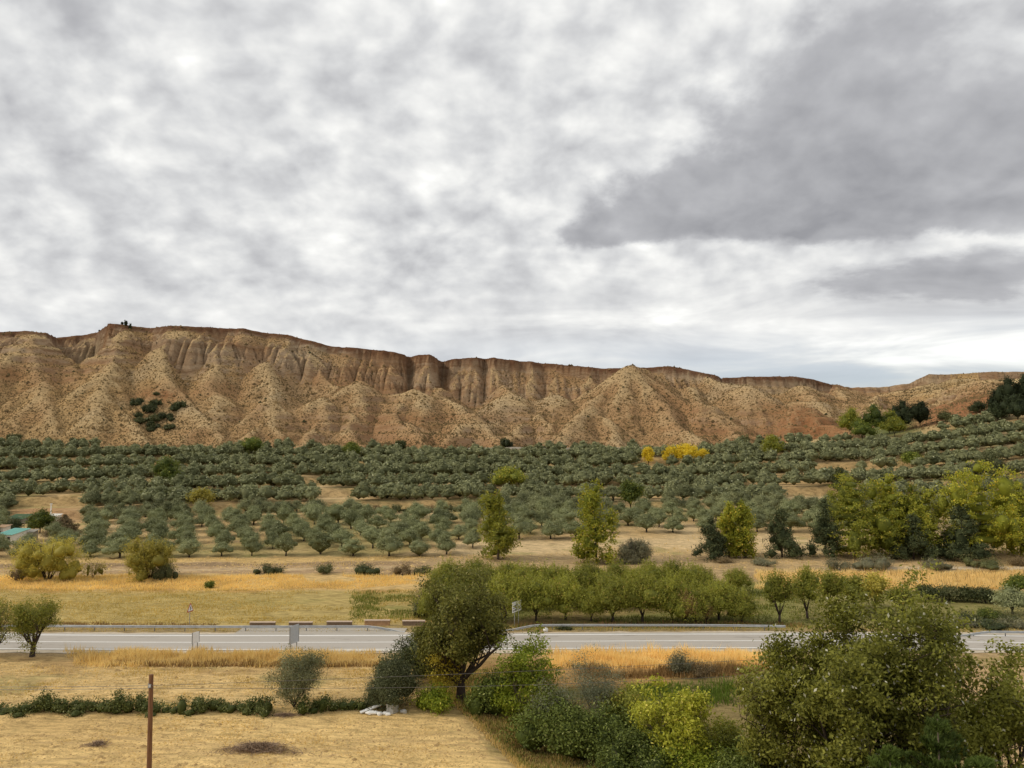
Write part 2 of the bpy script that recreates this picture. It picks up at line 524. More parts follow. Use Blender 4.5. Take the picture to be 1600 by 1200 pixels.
def build_hills():
    X, Y = np.meshgrid(HX, HY)                      # rows = Y
    px = 800 + F * X / (Y + 4)
    Yr0 = np.interp(px, R_PX, R_Y)
    # the plateau edge: crumbled outline, deep clefts
    wig = 5 * fbm(X * 0.022, Y * 0.012 + 2.2, 4) + 2.2 * fbm(X * 0.14, Y * 0.05 + 8, 3)
    for c_, wd, dp in ((640, 4, 9), (692, 6, 12), (757, 4, 7), (230, 16, 12), (850, 9, 4), (410, 14, 6)):
        wig = wig + dp * np.exp(-((px - c_) / wd) ** 2 / 2)
    Yr = Yr0 + wig
    Zr = zrow(np.interp(px, R_PX, R_PY), Yr0) + 0.35 * fbm(X * 0.25, Y * 0.02, 3) - 0.15
    Yf = np.interp(px, F_PX, F_Y)
    Zf = base_z(X, Yf) - 0.2
    hc = np.interp(px, [-300, 0, 90, 170, 300, 450, 540, 640, 760, 900, 1000, 1120, 1135, 1300, 1420, 1800], [6, 5, 3, 9, 10, 9, 13, 18, 19, 15, 10, 8, 13, 9, 9, 6]) * (Yr0 / 490)
    wc = 10 + hc * 0.62 + 4 * fbm(X * 0.045 + 3, Y * 0.01, 3)
    u = Yr - Y
    z1 = Zr - hc
    t = np.clip((u - wc) / np.maximum(Yr - wc - Yf, 5), 0, 1)
    tal = Zf + (z1 - Zf) * (1 - t) ** (1.75 + 0.4 * fbm(X * 0.012, Y * 0 + 5, 2))
    # a hollow runs along the foot of the cliff, behind the mounds
    hol = np.exp(-((u - wc - 26) / 17) ** 2) * (0.45 + 0.55 * sstep(fbm(X * 0.03 + 7, Y * 0 + 3, 3), -0.4, 0.3)) * np.clip((z1 - Zf) / 30, 0, 1) * (1 - sstep(px, 1130, 1200))
    tal = np.maximum(tal - 13.0 * hol, Zf)
    clf = Zr - hc * np.clip(u / wc, 0, 1) ** 0.75
    z = np.where(u < wc, clf, tal)
    z = np.where(u < 0, Zr + 0.012 * u, z)
    z = z + np.where((u > wc) & (t < 1), 11.0 * fbm(X * 0.024, Y * 0.024 + 4, 5) * np.clip(t * 6, 0, 1) * np.clip((1 - t) * 3, 0, 1), 0)
    # spurs that stand out in front of the scarp: crest lines seen in the photo
    spurs = [
        ([(38, 590, 412)], 0.62), ([(128, 602, 405)], 0.62), ([(335, 606, 408)], 0.62), ([(425, 618, 404)], 0.60), ([(505, 612, 418)], 0.62), ([(556, 592, 440)], 0.62),
        ([(645, 604, 436)], 0.60), ([(738, 640, 398)], 0.60), ([(800, 612, 430)], 0.60), ([(868, 613, 428)], 0.62), ([(935, 640, 398)], 0.62), ([(1092, 622, 410)], 0.60), ([(1168, 600, 440)], 0.60), ([(1245, 628, 412)], 0.58),
        ([(985, 567, 436), (1030, 618, 408), (1092, 688, 352)], 0.72),
        ([(985, 567, 436), (925, 618, 412), (862, 690, 350)], 0.76),
        ([(985, 567, 436), (1005, 574, 480)], 0.77),
        ([(1165, 597, 470), (1225, 626, 420), (1285, 655, 385), (1340, 668, 362)], 0.64),
        ([(1165, 597, 470), (1150, 640, 420), (1135, 690, 352)], 0.72),
        ([(868, 614, 432), (815, 655, 392), (775, 695, 350)], 0.72),
        ([(700, 618, 436), (745, 655, 392), (800, 694, 350)], 0.72),
        ([(560, 590, 452), (612, 636, 408), (668, 692, 350)], 0.72),
        ([(560, 590, 452), (500, 640, 405), (470, 690, 350)], 0.76),
        ([(690, 600, 470), (640, 650, 400), (600, 695, 352)], 0.74),
        ([(420, 560, 448), (432, 622, 405), (372, 690, 350)], 0.72),
        ([(330, 570, 430), (300, 640, 385), (285, 690, 352)], 0.76),
        ([(120, 560, 425), (195, 640, 380), (235, 690, 350)], 0.69),
        ([(52, 517, 432), (62, 585, 395), (110, 690, 350)], 0.76),
        ([(52, 517, 432), (-20, 570, 395), (-60, 690, 350)], 0.77),
        ([(1300, 599, 608), (1345, 640, 520)], 0.39),
        ([(1402, 606, 620), (1362, 636, 520)], 0.39),
        ([(1250, 600, 560), (1290, 640, 470)], 0.43),
        ([(480, 560, 470), (520, 600, 440), (545, 640, 400), (560, 692, 352)], 0.77),
        ([(250, 540, 440), (262, 590, 410), (330, 650, 375), (345, 690, 352)], 0.77),
        ([(180, 530, 440), (165, 580, 405), (150, 640, 372), (160, 690, 350)], 0.77),
        ([(790, 596, 475), (800, 612, 440), (850, 650, 395), (905, 692, 352)], 0.76),
        ([(620, 610, 440), (560, 650, 398), (535, 690, 352)], 0.76),
        ([(930, 600, 470), (955, 640, 410), (965, 690, 352)], 0.76),
        ([(1080, 600, 470), (1090, 640, 415), (1180, 688, 352)], 0.72),
        ([(745, 640, 402), (690, 690, 352)], 0.69),
        ([(1505, 590, 560), (1440, 602, 530), (1375, 640, 470)], 0.31),
        ([(1100, 584, 498), (1128, 596, 470), (1165, 600, 455)], 0.69),
    ]
    sp = np.full(z.shape, -1e3)
    for pts, slope in spurs:
        P = [at(*p) for p in pts]
        if len(P) == 1: P = P + [P[0] + Vector((0.5, -3.0, -1.0))]
        best = np.full(z.shape, -1e3)
        jit = 2.2 * fbm(X * 0.05, Y * 0.05 + 3, 3)
        for a, b in zip(P[:-1], P[1:]):
            ex, ey = b.x - a.x, b.y - a.y
            L2 = ex * ex + ey * ey
            s = np.clip(((X - a.x) * ex + (Y - a.y) * ey) / L2, 0, 1)
            d = np.hypot(X - a.x - s * ex + jit, Y - a.y - s * ey + jit * 0.6)
            zz = a.z + (b.z - a.z) * s - slope * (np.sqrt(d * d + 26) - 5.1)
            best = np.maximum(best, zz)
        sp = np.maximum(sp, best)
    sp = np.where(Y < Yf, -1e3, sp)
    z = np.maximum(z, np.where(u > 2, sp, -1e3))
    low = (t >= 1) & (sp < z)
    z = np.where(Y < Yf, Zf - 0.35 * (Yf - Y), z)
    z = z + 0.25 * fbm(X * 0.3, Y * 0.3, 3) * (u > 0)
    plateau = u < 0
    # --- erosion: flow routing and incision
    nr, nc = z.shape
    N = nr * nc
    idx = np.arange(N).reshape(nr, nc)
    hard = np.where(plateau, 0.0, 1.0) * np.where(Y < Yf, 0.0, 1.0)
    foothill = sstep(u, wc + 4, wc + 30)
    hard = hard * (1 - 0.1 * foothill) * (0.35 + 1.3 * vnoise(X * 0.045, Y * 0.045) * (0.5 + vnoise(X * 0.15 + 4, Y * 0.15)))
    capz = Zr - 2.6
    offs = [(-1, -1, 1.414), (-1, 0, 1.0), (-1, 1, 1.414), (0, -1, 1.0), (0, 1, 1.0), (1, -1, 1.414), (1, 0, 1.0), (1, 1, 1.414)]
    z0_ = z.copy()
    A = np.ones(N)
    for it in range(60):
        zp = np.pad(z, 1, mode='edge')
        best = np.zeros(z.shape); rec = idx.copy()
        for oy, ox, dd in offs:
            zn = zp[1 + oy:1 + oy + nr, 1 + ox:1 + ox + nc]
            s = (z - zn) / (dd * 1.25)
            ii = np.clip(np.arange(nr)[:, None] + oy, 0, nr - 1) * nc + np.clip(np.arange(nc)[None, :] + ox, 0, nc - 1)
            mk = s > best
            best = np.where(mk, s, best); rec = np.where(mk, ii, rec)
        r = rec.ravel()
        notself = (r != np.arange(N)).astype(float)
        A = np.minimum(A, 4000)
        for k in range(26):
            A = 1 + np.bincount(r, weights=A * notself, minlength=N)
        Ag = A.reshape(nr, nc)
        er = 0.040 * np.sqrt(np.minimum(Ag, 900)) * np.minimum(best, 1.6) ** 1.0 * hard
        er = np.where(z > capz, er * 0.25, er)
        er = np.minimum(er, best * 1.25 * 0.4)
        z = z - er
        zp = np.pad(z, 1, mode='edge')
        lap = (zp[:-2, 1:-1] + zp[2:, 1:-1] + zp[1:-1, :-2] + zp[1:-1, 2:]) / 4 - z
        z = z + lap * 0.10 * (hard > 0) * (best < 1.0)
    # loose slopes slump to the angle of repose
    for it in range(34):
        zp = np.pad(z, 1, mode='edge')
        lap = (zp[:-2, 1:-1] + zp[2:, 1:-1] + zp[1:-1, :-2] + zp[1:-1, 2:]) / 4 - z
        gy, gx = np.gradient(z, 1.25)
        st = sstep(np.hypot(gx, gy), 0.88, 1.25)
        z = z + lap * foothill * (0.05 + 0.75 * st) * (hard > 0)
    z = np.where(hard > 0, z, z0_)
    # harder beds stand out as ledges
    led = sstep(fbm(X * 0.016 + 2, Y * 0.016 + 6, 3), -0.25, 0.25) * (hard > 0) * np.clip((Zr - z) / 6, 0, 1)
    P_ = 5.6
    z = z + 0.85 * led * P_ / (2 * pi) * np.sin(2 * pi * (z / P_ + 0.5 * fbm(X * 0.012, Y * 0.012, 2)))
    gy, gx = np.gradient(z, 1.25)
    slope = np.hypot(gx, gy)
    capn = 0.9 * fbm(X * 0.06, Y * 0.06, 3)
    cap = sstep(z, Zr - 3.5 + capn, Zr - 2.7 + capn) * (u > -8) * (1 - sstep(px, 1290, 1340))
    red = np.exp(-((px - 1255) / 95) ** 2) * sstep(Y, 450, 385)
    red = np.maximum(red, np.exp(-((px - 255) / 45) ** 2) * np.exp(-((z - zrow(618, 400)) / 5) ** 2))
    red = np.maximum(red, 0.8 * np.exp(-((px - 1500) / 50) ** 2) * sstep(Y, 440, 410))
    red = np.maximum(red, 0.5 * np.exp(-((px - 700) / 110) ** 2) * np.exp(-((z - zrow(650, 395)) / 3) ** 2))
    red = np.maximum(red, 0.55 * np.exp(-((px - 20) / 30) ** 2) * np.exp(-((z - zrow(585, 400)) / 4) ** 2))
    yel = np.clip(sstep(px, 560, 60) * 0.8 + np.exp(-((px - 1470) / 90) ** 2) * sstep(Y, 440, 480), 0, 1)
    cover = sstep(slope, 1.75, 1.0) * np.where(u < 0, 0.3, 1.0)
    far = sstep(Y, 520, 590) * sstep(px, 1120, 1150)
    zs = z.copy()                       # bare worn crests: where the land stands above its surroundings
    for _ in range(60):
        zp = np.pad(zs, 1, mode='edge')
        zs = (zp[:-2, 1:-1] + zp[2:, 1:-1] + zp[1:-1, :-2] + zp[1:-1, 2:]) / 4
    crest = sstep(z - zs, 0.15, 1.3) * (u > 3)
    return X, Y, z, slope, cap, red, yel, cover, u, Yf, px, crest


HILL = build_hills()


def hill_z(x, y):
    fx = (np.asarray(x, float) - HX[0]) / 1.25; fy = (np.asarray(y, float) - HY[0]) / 1.25
    fx = np.clip(fx, 0, len(HX) - 1.01); fy = np.clip(fy, 0, len(HY) - 1.01)
    i, j = fx.astype(int), fy.astype(int)
    a, b = fx - i, fy - j
    z = HILL[2]
    return (z[j, i] * (1 - a) + z[j, i + 1] * a) * (1 - b) + (z[j + 1, i] * (1 - a) + z[j + 1, i + 1] * a) * b


def land_z(x, y):
    g = ground_z(x, y)
    return np.where(np.asarray(y) > HY[0], np.maximum(g, hill_z(x, y)), g)


def lz(x, y):
    return float(land_z(np.array([x]), np.array([y]))[0])


def spot(px, Y):
    """ground point at depth Y in photo column px"""
    z = 0.0
    Y = Y + 2.6 * (1 - float(sstep(np.array(float(Y)), 158, 175)))
    for _ in range(3):
        x = xcol(px, Y, z)
        z = lz(x, Y)
    return x, Y, z


def hill_material():
    m_, t, b = mat('badland_earth', rough=0.95, spec=0.05)
    g = t.node('ShaderNodeNewGeometry')
    pos = g.outputs['Position']
    x, y, z = t.sep(pos)
    zn = t.sep(g.outputs['True Normal'])[2]
    za = t.attr('zone'); sepc = t.node('ShaderNodeSeparateColor'); t.put(sepc.inputs[0], za.outputs['Color'])
    cap, red, yel = sepc.outputs[0], sepc.outputs[1], sepc.outputs[2]
    cov = za.outputs['Alpha']
    n1 = t.noise(pos, 0.035, 5, 0.6)
    n2 = t.noise(pos, 0.35, 5, 0.65)
    n3 = t.noise(pos, 1.6, 3, 0.6)
    wob = t.m('MULTIPLY', n1, 7.0)
    sv = t.xyz(t.m('MULTIPLY', x, 0.012), t.m('MULTIPLY', y, 0.012), t.m('ADD', t.m('MULTIPLY', z, 0.42), wob))
    strata = t.noise(sv, 1.0, 4, 0.65)
    rock = t.ramp(strata, [(0.28, (0.17, 0.092, 0.046)), (0.42, (0.31, 0.20, 0.115)), (0.55, (0.39, 0.27, 0.165)), (0.72, (0.50, 0.37, 0.24))])
    earth = t.mix(n2, (0.325, 0.185, 0.082), (0.50, 0.315, 0.142))
    earth = t.mix(t.m('MULTIPLY', yel, 0.6), earth, (0.58, 0.39, 0.15))
    earth = t.mix(0.30, earth, rock)
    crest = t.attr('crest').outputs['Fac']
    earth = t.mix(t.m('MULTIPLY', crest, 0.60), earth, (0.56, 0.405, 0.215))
    flat = t.ss(zn, 0.48, 0.72)
    col = t.mix(flat, rock, earth)
    big = t.noise(pos, 0.018, 4, 0.6)
    col = t.mix(t.m('MULTIPLY', t.ss(big, 0.48, 0.64), 0.55), col, (0.37, 0.195, 0.09))
    col = t.mix(t.m('MULTIPLY', t.ss(big, 0.46, 0.32), 0.45), col, (0.42, 0.325, 0.20))
    redc = t.mix(n2, (0.20, 0.085, 0.035), (0.40, 0.19, 0.085))
    col = t.mix(t.m('MULTIPLY', red, t.ss(n2, 0.2, 0.6)), col, redc)
    capc = t.mix(n2, (0.075, 0.03, 0.016), (0.17, 0.07, 0.036))
    col = t.mix(t.m('MULTIPLY', cap, 0.85), col, capc)
    # litter and low scrub between the tussocks
    dash = t.noise(t.xyz(t.m('MULTIPLY', x, 0.75), t.m('MULTIPLY', y, 0.5), t.m('MULTIPLY', z, 2.3)), 1.0, 4, 0.65, 0.4)
    dark = t.m('MULTIPLY', t.ss(dash, 0.50, 0.60), t.m('ADD', 0.25, t.m('MULTIPLY', flat, 0.35)))
    col = t.mix(dark, col, (0.085, 0.065, 0.028))
    t.put(b.inputs['Base Color'], col)
    h = t.m('ADD', t.m('MULTIPLY', n2, 0.6), t.m('MULTIPLY', n3, 0.4))
    h = t.m('ADD', h, t.m('ADD', t.m('MULTIPLY', strata, 1.0), t.m('MULTIPLY', dash, 1.1)))
    bump(t, b, h, 1.0, 0.9)
    return m_


M_HILL = hill_material()
X_, Y_, Z_, SL_, CAP_, RED_, YEL_, COV_, U_, YF_, PX_, CREST_ = HILL
zone = np.stack([CAP_, RED_, YEL_, COV_], -1).reshape(-1, 4)
V_ = np.stack([X_, Y_, Z_], -1).reshape(-1, 3)
F_ = grid_faces(*X_.shape)
yc = Y_.reshape(-1)[F_[:, 0]]
keep = (U_.reshape(-1)[F_[:, 0]] > np.where((PX_.reshape(-1)[F_[:, 0]] > 1060) & (PX_.reshape(-1)[F_[:, 0]] < 1420), -130, -26)) & (Y_.reshape(-1)[F_[:, 2]] > YF_.reshape(-1)[F_[:, 2]] - 8)
F_ = F_[keep]
used = np.unique(F_)
remap = np.full(len(V_), -1); remap[used] = np.arange(len(used))
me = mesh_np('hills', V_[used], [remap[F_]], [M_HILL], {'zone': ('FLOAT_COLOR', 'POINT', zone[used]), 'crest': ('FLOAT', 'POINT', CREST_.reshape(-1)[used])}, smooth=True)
tag(link('hills', me), 'eroded tan badland scarp with a flat red brown rim and gullied spurs', kind='structure')

# the tableland behind the rim: out of sight from the valley, it carries the land to the horizon
tpx = np.linspace(-2600, 4200, 120)
rows = [22, 40, 80, 160, 300, 700, 1500, 4000]
VV = []
for dd in rows:
    for p_ in tpx:
        nb_ = p_ + np.linspace(-70, 70, 29)
        yr_ = float(np.interp(nb_, R_PX, R_Y).max()); zr_ = float(zrow(np.interp(nb_, R_PX, R_PY), np.interp(nb_, R_PX, R_Y)).min())
        k_ = (yr_ + dd) / yr_
        VV.append(((p_ - 800) / F * (yr_ + 4) * (1 + (k_ - 1) * 0.999), yr_ + dd, zr_ - 2.2 - 0.0035 * dd))
xs = tpx
me = mesh_np('tableland', VV, [grid_faces(len(rows), len(xs))], [M_HILL], {'zone': ('FLOAT_COLOR', 'POINT', np.tile([0, 0, 0.5, 1], (len(VV), 1)))}, smooth=True)
tag(link('tableland', me), 'dry tableland behind the rim of the scarp', kind='structure')

# esparto tussocks and scrub over the slopes: thousands of small clumps, one mass
rs = np.random.RandomState(11)
NT_ = 275000
tx = rs.uniform(-440, 440, NT_); ty = HY[0] + (rs.rand(NT_) ** 1.25) * 300
ii = np.clip(((tx - HX[0]) / 1.25).round().astype(int), 0, len(HX) - 1)
jj = np.clip(((ty - HY[0]) / 1.25).round().astype(int), 0, len(HY) - 1)
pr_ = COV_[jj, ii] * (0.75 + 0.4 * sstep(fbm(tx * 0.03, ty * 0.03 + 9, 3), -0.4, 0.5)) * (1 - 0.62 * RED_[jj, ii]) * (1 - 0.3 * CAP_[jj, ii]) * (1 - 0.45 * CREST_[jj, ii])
pxx = PX_[jj, ii]
ok = (rs.rand(NT_) < pr_) & (ty > YF_[jj, ii] - 1) & (U_[jj, ii] > -3) & (np.abs(pxx - 800) < 950)
tx, ty = tx[ok], ty[ok]
tz = hill_z(tx, ty)
# the same scrub on the red slope beside the side valley
ex = rs.uniform(150, 300, 9000); ey = rs.uniform(345, 420, 9000)
ep = 800 + F * ex / ey
eo = (ep > 1405) & (ep < 1640) & (rs.rand(9000) < 0.8)
tx, ty, tz = np.concatenate([tx, ex[eo]]), np.concatenate([ty, ey[eo]]), np.concatenate([tz, land_z(ex[eo], ey[eo])])
n = len(tx)
rad = rs.uniform(0.22, 0.62, n) * np.where(rs.rand(n) < 0.03, 2.2, 1.0); hgt = rad * rs.uniform(0.7, 1.25, n)
a0 = rs.uniform(0, 6.28, n)
ring = np.stack([np.stack([tx + rad * np.cos(a0 + k * 2 * pi / 3) * rs.uniform(0.8, 1.3, n), ty + rad * np.sin(a0 + k * 2 * pi / 3) * rs.uniform(0.8, 1.3, n), tz - 0.35 + hgt * 0.35], -1) for k in range(3)], 1)
topv = np.stack([tx, ty, tz - 0.05 + hgt], -1)[:, None, :]
TV = np.concatenate([ring, topv], 1).reshape(-1, 3)
b_ = np.arange(n)[:, None] * 4
TF = np.concatenate([np.stack([b_[:, 0] + k, b_[:, 0] + (k + 1) % 3, b_[:, 0] + 3], -1) for k in range(3)])
tint = np.tile(np.clip(rs.beta(0.85, 1.35, n) + 0.30 * fbm(tx * 0.035, ty * 0.02, 2), 0, 1), 3)
M_TUFT = mat_leaf('esparto_tussock', (0.075, 0.056, 0.026), (0.33, 0.212, 0.092), (0.05, 0.05, 0.022), 0.06, 0.1, 0.9, 0.05)
me = mesh_np('esparto_tussocks', TV, [TF], [M_TUFT], {'tint': ('FLOAT', 'FACE', tint)}, smooth=False)
tag(link('hillside_scrub', me), 'dry esparto tussocks dotted over the badland slopes', kind='stuff')
print('tussocks', n, 'hill faces', len(F_))

# ------------------------------------------------------------------ the valley floor and the terraces: one sheet
g_a = np.linspace(-0.90, 0.90, 480)
g_y = np.concatenate([np.linspace(6, 44, 16)[:-1], np.linspace(44, 86, 80)[:-1], np.linspace(86, 110, 40)[:-1], np.linspace(110, 172, 66)[:-1], np.linspace(172, 222, 44)[:-1],
                      np.linspace(222, 350, 130)[:-1], np.linspace(350, 470, 26)])
GA, GY = np.meshgrid(g_a, g_y)
GX = GA * np.maximum(GY, 40)
GZ = ground_z(GX, GY)
GPX = 800 + F * GX / np.maximum(GY, 30)


def ground_cover():
    X, px = GX, GPX
    Y = GY - 2.6 * (1 - sstep(GY, 160, 178))
    n1 = fbm(X * 0.09, Y * 0.14, 4); n2 = fbm(X * 0.35 + 4, Y * 0.35, 3); n3 = fbm(X * 0.03 + 1, Y * 0.05 + 7, 3)
    c = np.empty(X.shape + (4,)); c[..., 3] = 0.5

    def put(mask, col, rel=None):
        m = np.clip(mask, 0, 1)[..., None]
        c[..., :3] = c[..., :3] * (1 - m) + np.array(col) * m
        if rel is not None:
            c[..., 3] = c[..., 3] * (1 - m[..., 0]) + rel * m[..., 0]

    def band(lo, hi, soft=1.0, nz=1.2):
        yy = Y + nz * n1
        return sstep(yy, lo - soft, lo + soft) * (1 - sstep(yy, hi - soft, hi + soft))
    c[..., :3] = (0.44, 0.31, 0.16)
    # near field: cut stubble on pale earth
    put(band(0, 72), (0.72, 0.505, 0.215), 0.9)
    put(band(0, 72) * sstep(n3, 0.0, 0.5), (0.58, 0.395, 0.165))
    put(band(72, 89), (0.63, 0.44, 0.195), 0.7)
    put(band(72, 89) * sstep(n1 + 0.4 * n2, 0.12, 0.5), (0.40, 0.31, 0.13))
    put(band(82, 89, 1, 0.8) * sstep(n2, -0.2, 0.3), (0.47, 0.31, 0.135))
    # damp overgrown strip to the right of the near field
    ditch = sstep(X - (-7.0 + (75 - Y) * 0.40) + 1.4 * n1, -1.2, 1.8) * (1 - sstep(Y, 84, 90))
    put(ditch, (0.24, 0.18, 0.075), 0.6)
    put(ditch * sstep(n1, 0, 0.3), (0.14, 0.15, 0.045))
    put(ditch * sstep(Y, 76, 79) * sstep(n3 + n1 * .5, -0.2, 0.4), (0.40, 0.24, 0.09))
    # tan land by the right edge
    put(sstep(X, 31, 38) * (1 - sstep(Y, 84, 90)), (0.50, 0.34, 0.17))
    # far verge
    put(band(101, 106, 0.6, 0.5), (0.36, 0.27, 0.14))
    # meadow across the road
    lf = 1 - sstep(px + 25 * n1, 640, 690)
    put(band(104, 134, 1.5, 2.5) * lf, (0.46, 0.345, 0.13), 0.3)
    put(band(104, 134, 1.5, 2.5) * lf * sstep(n3, -0.1, 0.5), (0.54, 0.385, 0.15))
    put(band(104, 134, 2, 2) * lf * sstep(n1, 0.2, 0.6) * 0.8, (0.40, 0.32, 0.115))
    put(band(130, 147.5, 2.0, 3.0) * lf, (0.62, 0.425, 0.18), 0.3)
    put(band(130, 147.5, 2.0, 3.0) * lf * sstep(n1, 0.05, 0.4), (0.48, 0.29, 0.10))
    gr = np.exp(-((px - 610) / 45) ** 2) * band(108, 128, 3, 2) * sstep(n1 + n2 * 0.5, -0.25, 0.25)
    put(gr * 0.85, (0.20, 0.215, 0.06))
    # under the almond trees
    mid = sstep(px + 25 * n1, 640, 690) * (1 - sstep(px + 20 * n1, 1185, 1240))
    put(band(103, 140, 1.0, 1) * mid, (0.22, 0.21, 0.065), 0.4)
    put(band(103, 140, 1.0, 1) * mid * sstep(n1, 0.0, 0.4), (0.34, 0.25, 0.10))
    rt = sstep(px + 15 * n1, 1180, 1215)
    put(band(103, 131, 1, 1) * rt, (0.27, 0.235, 0.085), 0.4)
    put(band(103, 131, 1, 1) * rt * sstep(px, 1250, 1180), (0.21, 0.23, 0.06))
    put(band(131, 152, 1.0, 1.4) * rt, (0.62, 0.43, 0.19), 0.3)
    put(band(152.5, 155.5, 0.8, 0.3) * sstep(px, 1250, 1330), (0.62, 0.50, 0.34), 0.1)
    # bare strip in front of the young grove, with the dirt track
    put(band(147.5, 171, 1.5, 2) * lf, (0.44, 0.30, 0.165), 0.7)
    put(band(152, 155, 0.6, 1.0) * lf, (0.53, 0.385, 0.22))
    put(band(158, 162, 0.8, 1.0) * lf, (0.31, 0.215, 0.12))
    put(band(163, 171, 1, 1.0) * lf, (0.60, 0.41, 0.17))
    put(band(156, 171, 1.5, 2) * rt, (0.54, 0.375, 0.185), 0.7)
    put(band(160, 166, 1, 2) * rt * sstep(n1, -0.1, 0.3), (0.40, 0.28, 0.15))
    # pale tilled soil of the groves, rough banks between the terraces
    gv = sstep(Y + n1, 170, 173)
    put(gv, (0.54, 0.375, 0.18), 0.6)
    put(gv * sstep(n3, 0.0, 0.5), (0.62, 0.455, 0.245))
    put(gv * sstep(n1, 0.2, 0.5) * 0.7, (0.33, 0.29, 0.11))
    put(gv * sstep(fbm(X * 0.025 + 8, Y * 0.03, 2), 0.15, 0.4) * 0.5, (0.30, 0.28, 0.10))
    q, f, wv = terr_coord(X, GY)
    rise = sstep(f, 0.77, 0.82) * (1 - sstep(f, 0.95, 0.98)) * sstep(Y, 220, 226) * (1 - sstep(Y, 335, 350))
    put(rise * 0.7, (0.40, 0.27, 0.12))
    put(np.exp(-((px - 70) / 70) ** 2) * sstep(Y, 224, 230) * (1 - sstep(Y, 247, 251)), (0.46, 0.27, 0.135), 0.8)
    # the damp side valley
    sv_ = sstep(px, 1300, 1350) * (1 - sstep(px, 1420, 1460)) * sstep(Y, 330, 350)
    put(sv_, (0.14, 0.15, 0.05))
    put(sstep(px, 1410, 1450) * (1 - sstep(px, 1560, 1580)) * sstep(Y, 348, 358), (0.33, 0.155, 0.07), 0.8)
    return c.reshape(-1, 4)


def ground_material():
    m_, t, b = mat('valley_earth', rough=0.95, spec=0.05)
    pos = t.node('ShaderNodeNewGeometry').outputs['Position']
    x, y, z = t.sep(pos)
    ca = t.attr('cover')
    # stubble and clods lie in drawn-out rows, roughly along the field
    bend = t.m('MULTIPLY', t.noise(t.xyz(t.m('MULTIPLY', x, 0.03), t.m('MULTIPLY', y, 0.03), 3.0), 1.0, 2), 9.0)
    row = t.xyz(t.m('MULTIPLY', x, 0.42), t.m('ADD', t.m('ADD', t.m('MULTIPLY', y, 1.5), t.m('MULTIPLY', x, 0.12)), bend), 0.0)
    n_row = t.noise(row, 1.1, 5, 0.65, 0.6)
    n_clod = t.noise(pos, 2.6, 5, 0.7)
    n_mid = t.noise(pos, 0.22, 5, 0.6)
    f = t.m('MULTIPLY', t.mr(n_mid, 0.25, 0.75, 0.84, 1.14), t.mr(n_clod, 0.3, 0.7, 0.82, 1.14))
    f = t.m('MULTIPLY', f, t.mr(n_row, 0.30, 0.58, 0.50, 1.10))
    col = t.vm('MULTIPLY', ca.outputs['Color'], t.xyz(f, f, f))
    g = t.m('MULTIPLY', t.ss(t.noise(pos, 0.55, 4, 0.65), 0.56, 0.68), 0.35)
    col = t.mix(g, col, (0.27, 0.215, 0.085))
    t.put(b.inputs['Base Color'], col)
    # old tractor turns on the near field
    trk = None
    for cx, cy, r0 in ((-14.0, 12.0, 54.0), (-14.0, 12.0, 52.3), (6.0, 20.0, 49.0), (6.0, 20.0, 47.4), (-38.0, 26.0, 41.0), (-38.0, 26.0, 39.4)):
        ex, ey = t.m('SUBTRACT', x, cx), t.m('SUBTRACT', y, cy)
        rr = t.m('ABSOLUTE', t.m('SUBTRACT', t.m('ADD', t.m('SQRT', t.m('ADD', t.m('MULTIPLY', ex, ex), t.m('MULTIPLY', ey, ey))), t.m('MULTIPLY', n_mid, 1.2)), r0 + 0.6))
        k = t.ss(rr, 0.38, 0.12)
        trk = k if trk is None else t.m('MAXIMUM', trk, k)
    trk = t.m('MULTIPLY', t.m('MULTIPLY', trk, t.ss(y, 74.0, 71.5)), t.ss(n_clod, 0.35, 0.6))
    col = t.mix(t.m('MULTIPLY', trk, 0.5), col, (0.40, 0.27, 0.14))
    t.put(b.inputs['Base Color'], col)
    h = t.m('ADD', t.m('MULTIPLY', n_row, 0.6), t.m('MULTIPLY', n_clod, 0.5))
    bump(t, b, h, 0.35, 0.9)
    return m_


M_GROUND = ground_material()
me = mesh_np('ground', np.stack([GX, GY, GZ], -1).reshape(-1, 3), [grid_faces(*GX.shape)], [M_GROUND], {'cover': ('FLOAT_COLOR', 'POINT', ground_cover())}, smooth=True)
tag(link('ground', me), 'valley floor of pale stubble fields, dry meadow and terraced grove soil', kind='structure')
# ================================================================== ROAD
def road_y(x):
    """middle line of the carriageway"""
    x = np.asarray(x, float)
    return 98.5 + 0.45 * np.sin((x - 2) * 0.045) - 0.00042 * np.maximum(x - 20, 0) ** 2 + 0.0002 * np.maximum(-x - 40, 0) ** 2


def ribbon(name, o0, o1, z, mat_, x0=-150, x1=150, step=2.0, edge=0.0, label=None, seed=0):
    xs = np.arange(x0, x1 + 0.1, step)
    yc = road_y(xs)
    r_ = np.random.RandomState(seed)
    k = np.linspace(0, 1, 5)
    V = []
    for i, x in enumerate(xs):
        a = o0 + edge * r_.uniform(-1, 1); b = o1 + edge * r_.uniform(-1, 1)
        for kk in k:
            V.append((x, yc[i] + a + (b - a) * kk, z))
    V = np.array(V)
    me = mesh_np(name, V, [grid_faces(len(xs), 5)[:, ::-1]], [mat_], smooth=True)
    o = link(name, me)
    return tag(o, label, kind='structure')


